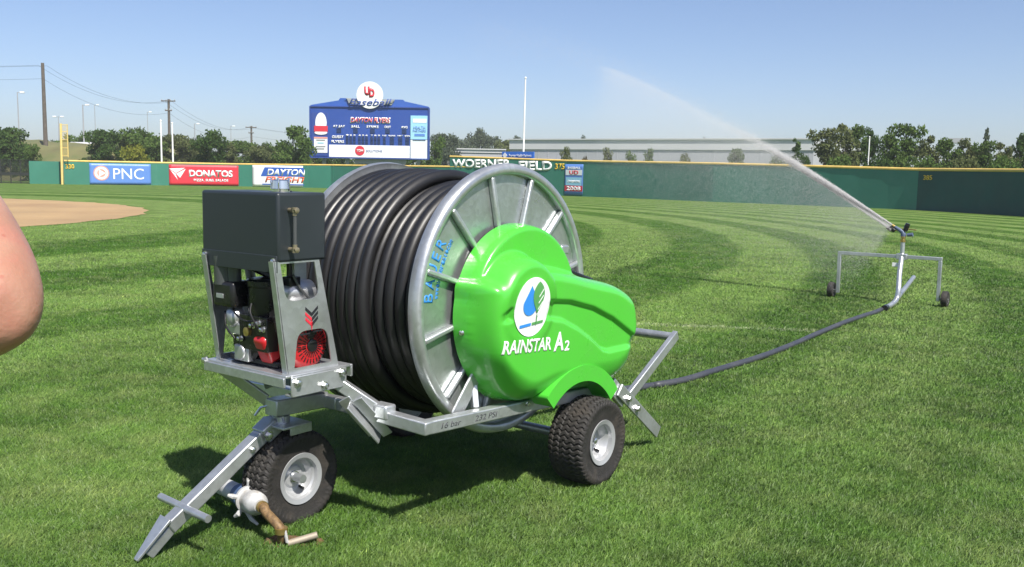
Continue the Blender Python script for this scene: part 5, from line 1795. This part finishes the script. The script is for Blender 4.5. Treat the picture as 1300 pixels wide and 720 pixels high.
# bare soil round the riser
m_soil = mat('brown soil', (.13, .075, .035), .95, var=.4, scale=40, bump=1., bscale=60)
s = MB(); V = []
for (cx, cy, rx, ry) in ((HB.x + .0, HB.y + .0, .075, .055), (h1.x * .55 + HB.x, h1.y * .4 + HB.y + .01, .10, .05)):
    nn = 26; o_ = len(V)
    ring = [(cx, cy, .030)]
    for rr_, zz in ((.5, .027), (.8, .018), (1.05, -.002)):
        for k in range(nn):
            a = 2 * math.pi * k / nn
            f = rr_ * random.uniform(.85, 1.15)
            ring.append((cx + rx * f * math.cos(a), cy + ry * f * math.sin(a), zz + random.uniform(-.005, .007)))
    Fc = [(0, 1 + k, 1 + (k + 1) % nn) for k in range(nn)]
    for lv in range(2):
        Fc += [(1 + lv * nn + k, 1 + (lv + 1) * nn + k, 1 + (lv + 1) * nn + (k + 1) % nn, 1 + lv * nn + (k + 1) % nn) for k in range(nn)]
    s.add(ring, Fc)
tag(s.build('soil', m_soil), 'disturbed brown soil around the riser', kind='structure')

# ================================================================== PERSON AT THE LEFT EDGE
m_skin = bpy.data.materials.new('sunlit skin'); m_skin.use_nodes = True
n_, l_ = m_skin.node_tree.nodes, m_skin.node_tree.links
b_ = n_['Principled BSDF']
tc = n_.new('ShaderNodeTexCoord'); z1 = n_.new('ShaderNodeTexNoise'); z1.inputs['Scale'].default_value = 14; z1.inputs['Detail'].default_value = 6
l_.new(tc.outputs['Object'], z1.inputs['Vector'])
rp = n_.new('ShaderNodeValToRGB'); rp.color_ramp.elements[0].position = .3; rp.color_ramp.elements[1].position = .7
rp.color_ramp.elements[0].color = (.33, .165, .108, 1); rp.color_ramp.elements[1].color = (.42, .235, .165, 1)
l_.new(z1.outputs['Fac'], rp.inputs[0])
vs = n_.new('ShaderNodeTexVoronoi'); vs.inputs['Scale'].default_value = 42; vs.inputs['Randomness'].default_value = 1
l_.new(tc.outputs['Object'], vs.inputs['Vector'])
vr = n_.new('ShaderNodeMapRange'); vr.inputs['From Min'].default_value = .06; vr.inputs['From Max'].default_value = .13
vr.inputs['To Min'].default_value = .55; vr.inputs['To Max'].default_value = 0
l_.new(vs.outputs['Distance'], vr.inputs['Value'])
z3 = n_.new('ShaderNodeTexNoise'); z3.inputs['Scale'].default_value = 22; z3.inputs['Detail'].default_value = 4
l_.new(tc.outputs['Object'], z3.inputs['Vector'])
r3 = n_.new('ShaderNodeMapRange'); r3.inputs['From Min'].default_value = .48; r3.inputs['From Max'].default_value = .72; r3.inputs['To Max'].default_value = .55
l_.new(z3.outputs['Fac'], r3.inputs['Value'])
m3_ = n_.new('ShaderNodeMix'); m3_.data_type = 'RGBA'; m3_.inputs['B'].default_value = (.42, .155, .115, 1)
l_.new(r3.outputs[0], m3_.inputs['Factor']); l_.new(rp.outputs[0], m3_.inputs['A'])
vm = n_.new('ShaderNodeMix'); vm.data_type = 'RGBA'; vm.inputs['B'].default_value = (.30, .09, .06, 1)
l_.new(vr.outputs[0], vm.inputs['Factor']); l_.new(m3_.outputs['Result'], vm.inputs['A'])
l_.new(vm.outputs['Result'], b_.inputs['Base Color'])
b_.inputs['Roughness'].default_value = .48
b_.inputs['Subsurface Weight'].default_value = .15
b_.inputs['Subsurface Radius'].default_value = (.012, .004, .002)
b_.inputs['Subsurface Scale'].default_value = .4
z2 = n_.new('ShaderNodeTexNoise'); z2.inputs['Scale'].default_value = 160; z2.inputs['Detail'].default_value = 3
l_.new(tc.outputs['Object'], z2.inputs['Vector'])
bp = n_.new('ShaderNodeBump'); bp.inputs['Strength'].default_value = .18; bp.inputs['Distance'].default_value = .004
l_.new(z2.outputs['Fac'], bp.inputs['Height']); l_.new(bp.outputs[0], b_.inputs['Normal'])
m_shirt = mat('navy cotton shirt', (.03, .045, .09), .85, var=.1, scale=20, bump=.2, bscale=90)
m_short = mat('khaki cotton shorts', (.30, .25, .17), .85, var=.1, scale=20, bump=.2, bscale=90)
m_hair = mat('short brown hair', (.05, .032, .02), .6, var=.3, scale=40, bump=.8, bscale=90)
m_shoe = mat('white trainers', (.55, .55, .55), .6, var=.1)

def skin_body(name, joints, edges, m, parent, sub=2, root=0, fix=None):
    me = bpy.data.meshes.new(name)
    me.from_pydata([j[0] for j in joints], edges, [])
    o = bpy.data.objects.new(name, me); COL.objects.link(o)
    sk_ = o.modifiers.new('skin', 'SKIN'); sk_.use_smooth_shade = True
    sv = me.skin_vertices[0].data
    for v, j in zip(sv, joints): v.radius = j[1] if isinstance(j[1], tuple) else (j[1], j[1])
    sv[root].use_root = True
    sd = o.modifiers.new('sub', 'SUBSURF'); sd.levels = sd.render_levels = sub
    dg = bpy.context.evaluated_depsgraph_get(); dg.update()
    m2 = bpy.data.meshes.new_from_object(o.evaluated_get(dg))
    bpy.data.objects.remove(o)
    if fix: fix(m2)
    return link_mesh(name, m2, m, parent, angle=180)
PB = Vector((-.93, 1.08, 0))                             # between the feet; facing the viewer's side
person = thing('person', 'person at the left picture edge with only a bare bent elbow in view', 'person', PB)
def W2(x, y, z): return Vector((x, y, z)) - PB
EL = W2(-.496, .905, 1.462)
SH = W2(-.690, 1.065, 1.62)
HD = W2(-.80, .83, 1.40)
J = [((0, 0, .98), (.155, .11)),        # 0 pelvis
     ((0, .0, 1.15), (.135, .10)), ((0, .01, 1.35), (.155, .115)), ((0, .015, 1.52), (.15, .10)), ((0, .005, 1.62), (.058, .06)), ((0, -.005, 1.69), (.06, .065)),
     ((0, -.015, 1.77), (.080, .098)), ((0, -.01, 1.86), (.076, .095)), ((0, 0, 1.905), (.045, .055)),
     (tuple(SH + Vector((-.03, .0, -.01))), .062), (tuple(SH.lerp(EL, .35)), .066), (tuple(SH.lerp(EL, .7)), .062), (tuple(SH.lerp(EL, .93)), .055), (tuple(EL), .051),
     (tuple(EL.lerp(HD, .12) + Vector((0, 0, -.004))), .056), (tuple(EL.lerp(HD, .32)), .056), (tuple(EL.lerp(HD, .62)), .042), (tuple(EL.lerp(HD, .90)), .030), (tuple(HD), (.036, .024)), (tuple(HD + Vector((-.07, -.01, .01))), (.04, .018)),
     ((-.19, 0, 1.565), .062), ((-.28, -.05, 1.40), .050), ((-.31, -.10, 1.26), .045), ((-.24, -.20, 1.28), .044), ((-.13, -.27, 1.32), .032), ((-.06, -.29, 1.34), (.036, .022)), ((-.0, -.28, 1.35), (.036, .018)),
     ((.10, 0, .90), .095), ((.115, .01, .72), .082), ((.12, .0, .50), .060), ((.12, .03, .36), .058), ((.12, .03, .12), .040), ((.12, .0, .055), .042), ((.125, -.12, .035), (.045, .03)),
     ((-.10, 0, .90), .095), ((-.115, .01, .72), .082), ((-.12, .0, .50), .060), ((-.12, .03, .36), .058), ((-.12, .03, .12), .040), ((-.12, .0, .055), .042), ((-.125, -.12, .035), (.045, .03))]
E_ = [(0, 1), (1, 2), (2, 3), (3, 4), (4, 5), (5, 6), (6, 7), (7, 8), (3, 9), (9, 10), (10, 11), (11, 12), (12, 13), (13, 14), (14, 15), (15, 16), (16, 17), (17, 18), (18, 19),
      (3, 20), (20, 21), (21, 22), (22, 23), (23, 24), (24, 25), (25, 26), (0, 27), (27, 28), (28, 29), (29, 30), (30, 31), (31, 32), (32, 33), (0, 34), (34, 35), (35, 36), (36, 37), (37, 38), (38, 39), (39, 40)]
def shape_elbow(me):
    n = len(me.vertices); a = np.empty(n * 3); me.vertices.foreach_get('co', a); a = a.reshape(-1, 3)
    nn = np.empty(n * 3); me.vertices.foreach_get('normal', nn); nn = nn.reshape(-1, 3)
    e = np.array(EL); out = np.zeros(n)
    for off, amp, sg in (((.035, -.02, -.030), .009, .018), ((.0, -.05, -.012), .006, .014), ((-.03, -.045, .02), -.007, .020), ((-.055, -.05, -.030), -.006, .016), ((.034, -.040, .055), -.006, .011), ((.037, -.040, .035), -.007, .011), ((.038, -.038, .015), -.008, .011), ((.034, -.036, -.005), -.007, .011), ((.028, -.036, -.022), -.005, .012), ((.050, -.012, -.005), .005, .014), ((.022, -.048, .025), .005, .012)):
        d2 = ((a - e - np.array(off)) ** 2).sum(1); out += amp * np.exp(-d2 / (2 * sg * sg))
    a += nn * out[:, None]
    me.vertices.foreach_set('co', a.ravel()); me.update()
body = skin_body('body', J, E_, m_skin, person, 3, 0, shape_elbow)
def fingers(w, d, n_, s):
    for k in range(4):
        o = w + n_ * (.013 * (k - 1.5))
        ln = (.070, .080, .074, .058)[k] * 1.0
        q1 = o + d * ln * .45 - s * .006; q2 = o + d * ln * .75 - s * .022; q3 = o + d * ln * .9 - s * .040
        skin_body('finger', [(tuple(o - d * .03), .0095), (tuple(q1), .009), (tuple(q2), .0082), (tuple(q3), .007)], [(0, 1), (1, 2), (2, 3)], m_skin, person, 1)
    o = w - d * .05 - n_ * .02
    skin_body('thumb', [(tuple(o), .012), (tuple(o - n_ * .03 + d * .03 - s * .012), .0105), (tuple(o - n_ * .028 + d * .062 - s * .022), .009)], [(0, 1), (1, 2)], m_skin, person, 1)
fingers(HD + Vector((-.075, -.01, .01)), Vector((-1, -.1, .05)).normalized(), Vector((0, .1, 1)).normalized(), Vector((0, -1, 0)) * -1)
fingers(Vector((.0, -.28, 1.35)), Vector((1, .05, .05)).normalized(), Vector((0, .1, 1)).normalized(), Vector((0, -1, 0)) * -1)
# face
s = MB()
for x in (-.032, .032): s.ball((x, -.094, 1.805), .011, 12)
s.build_each('eye', m_wpaint, person)
s = MB()
for x in (-.032, .032): s.ball((x, -.1025, 1.805), .0045, 10)
s.build_each('iris', m_black, person)
skin_body('nose', [((0, -.10, 1.815), .009), ((0, -.118, 1.785), .011), ((0, -.112, 1.768), .014)], [(0, 1), (1, 2)], m_skin, person, 1)
s = MB(); s.ball((0, -.098, 1.735), .024, 12, (1, .35, .28)); s.build('mouth', mat('lips', (.38, .14, .11), .5), person)
for x in (-.088, .088):
    s = MB(); s.ball((x, .0, 1.79), .03, 12, (.35, .7, 1.1)); s.build('ear', m_skin, person)
s = MB(); s.ball((0, .018, 1.835), .105, 24, (.93, 1.02, .95)); s.build('hair', m_hair, person)
skin_body('shirt', [((0, .0, .90), (.200, .152)), ((0, .0, 1.02), (.194, .146)), ((0, .0, 1.15), (.172, .132)), ((0, .01, 1.35), (.190, .146)), ((0, .015, 1.52), (.186, .130)), ((0, .008, 1.60), (.080, .080)),
    (tuple(SH + Vector((-.03, 0, -.01))), .092), (tuple(SH.lerp(EL, .14)), .088), (tuple(SH.lerp(EL, .30)), .084), ((-.19, 0, 1.565), .090), ((-.225, -.018, 1.51), .084), ((-.255, -.035, 1.45), .076)],
    [(0, 1), (1, 2), (2, 3), (3, 4), (4, 5), (4, 6), (6, 7), (7, 8), (4, 9), (9, 10), (10, 11)], m_shirt, person)
skin_body('shorts', [((0, 0, 1.06), (.176, .130)), ((0, 0, .92), (.182, .136)), ((0, 0, .84), (.150, .125)), ((.105, 0, .80), .112), ((.118, .0, .56), .104), ((-.105, 0, .80), .112), ((-.118, .0, .56), .104)],
    [(0, 1), (1, 2), (2, 3), (3, 4), (2, 5), (5, 6)], m_short, person)
for x in (-.12, .12):
    skin_body('shoe', [((x, .04, .06), (.046, .05)), ((x, -.05, .045), (.05, .04)), ((x * 1.04, -.16, .035), (.046, .03))], [(0, 1), (1, 2)], m_shoe, person, 2)
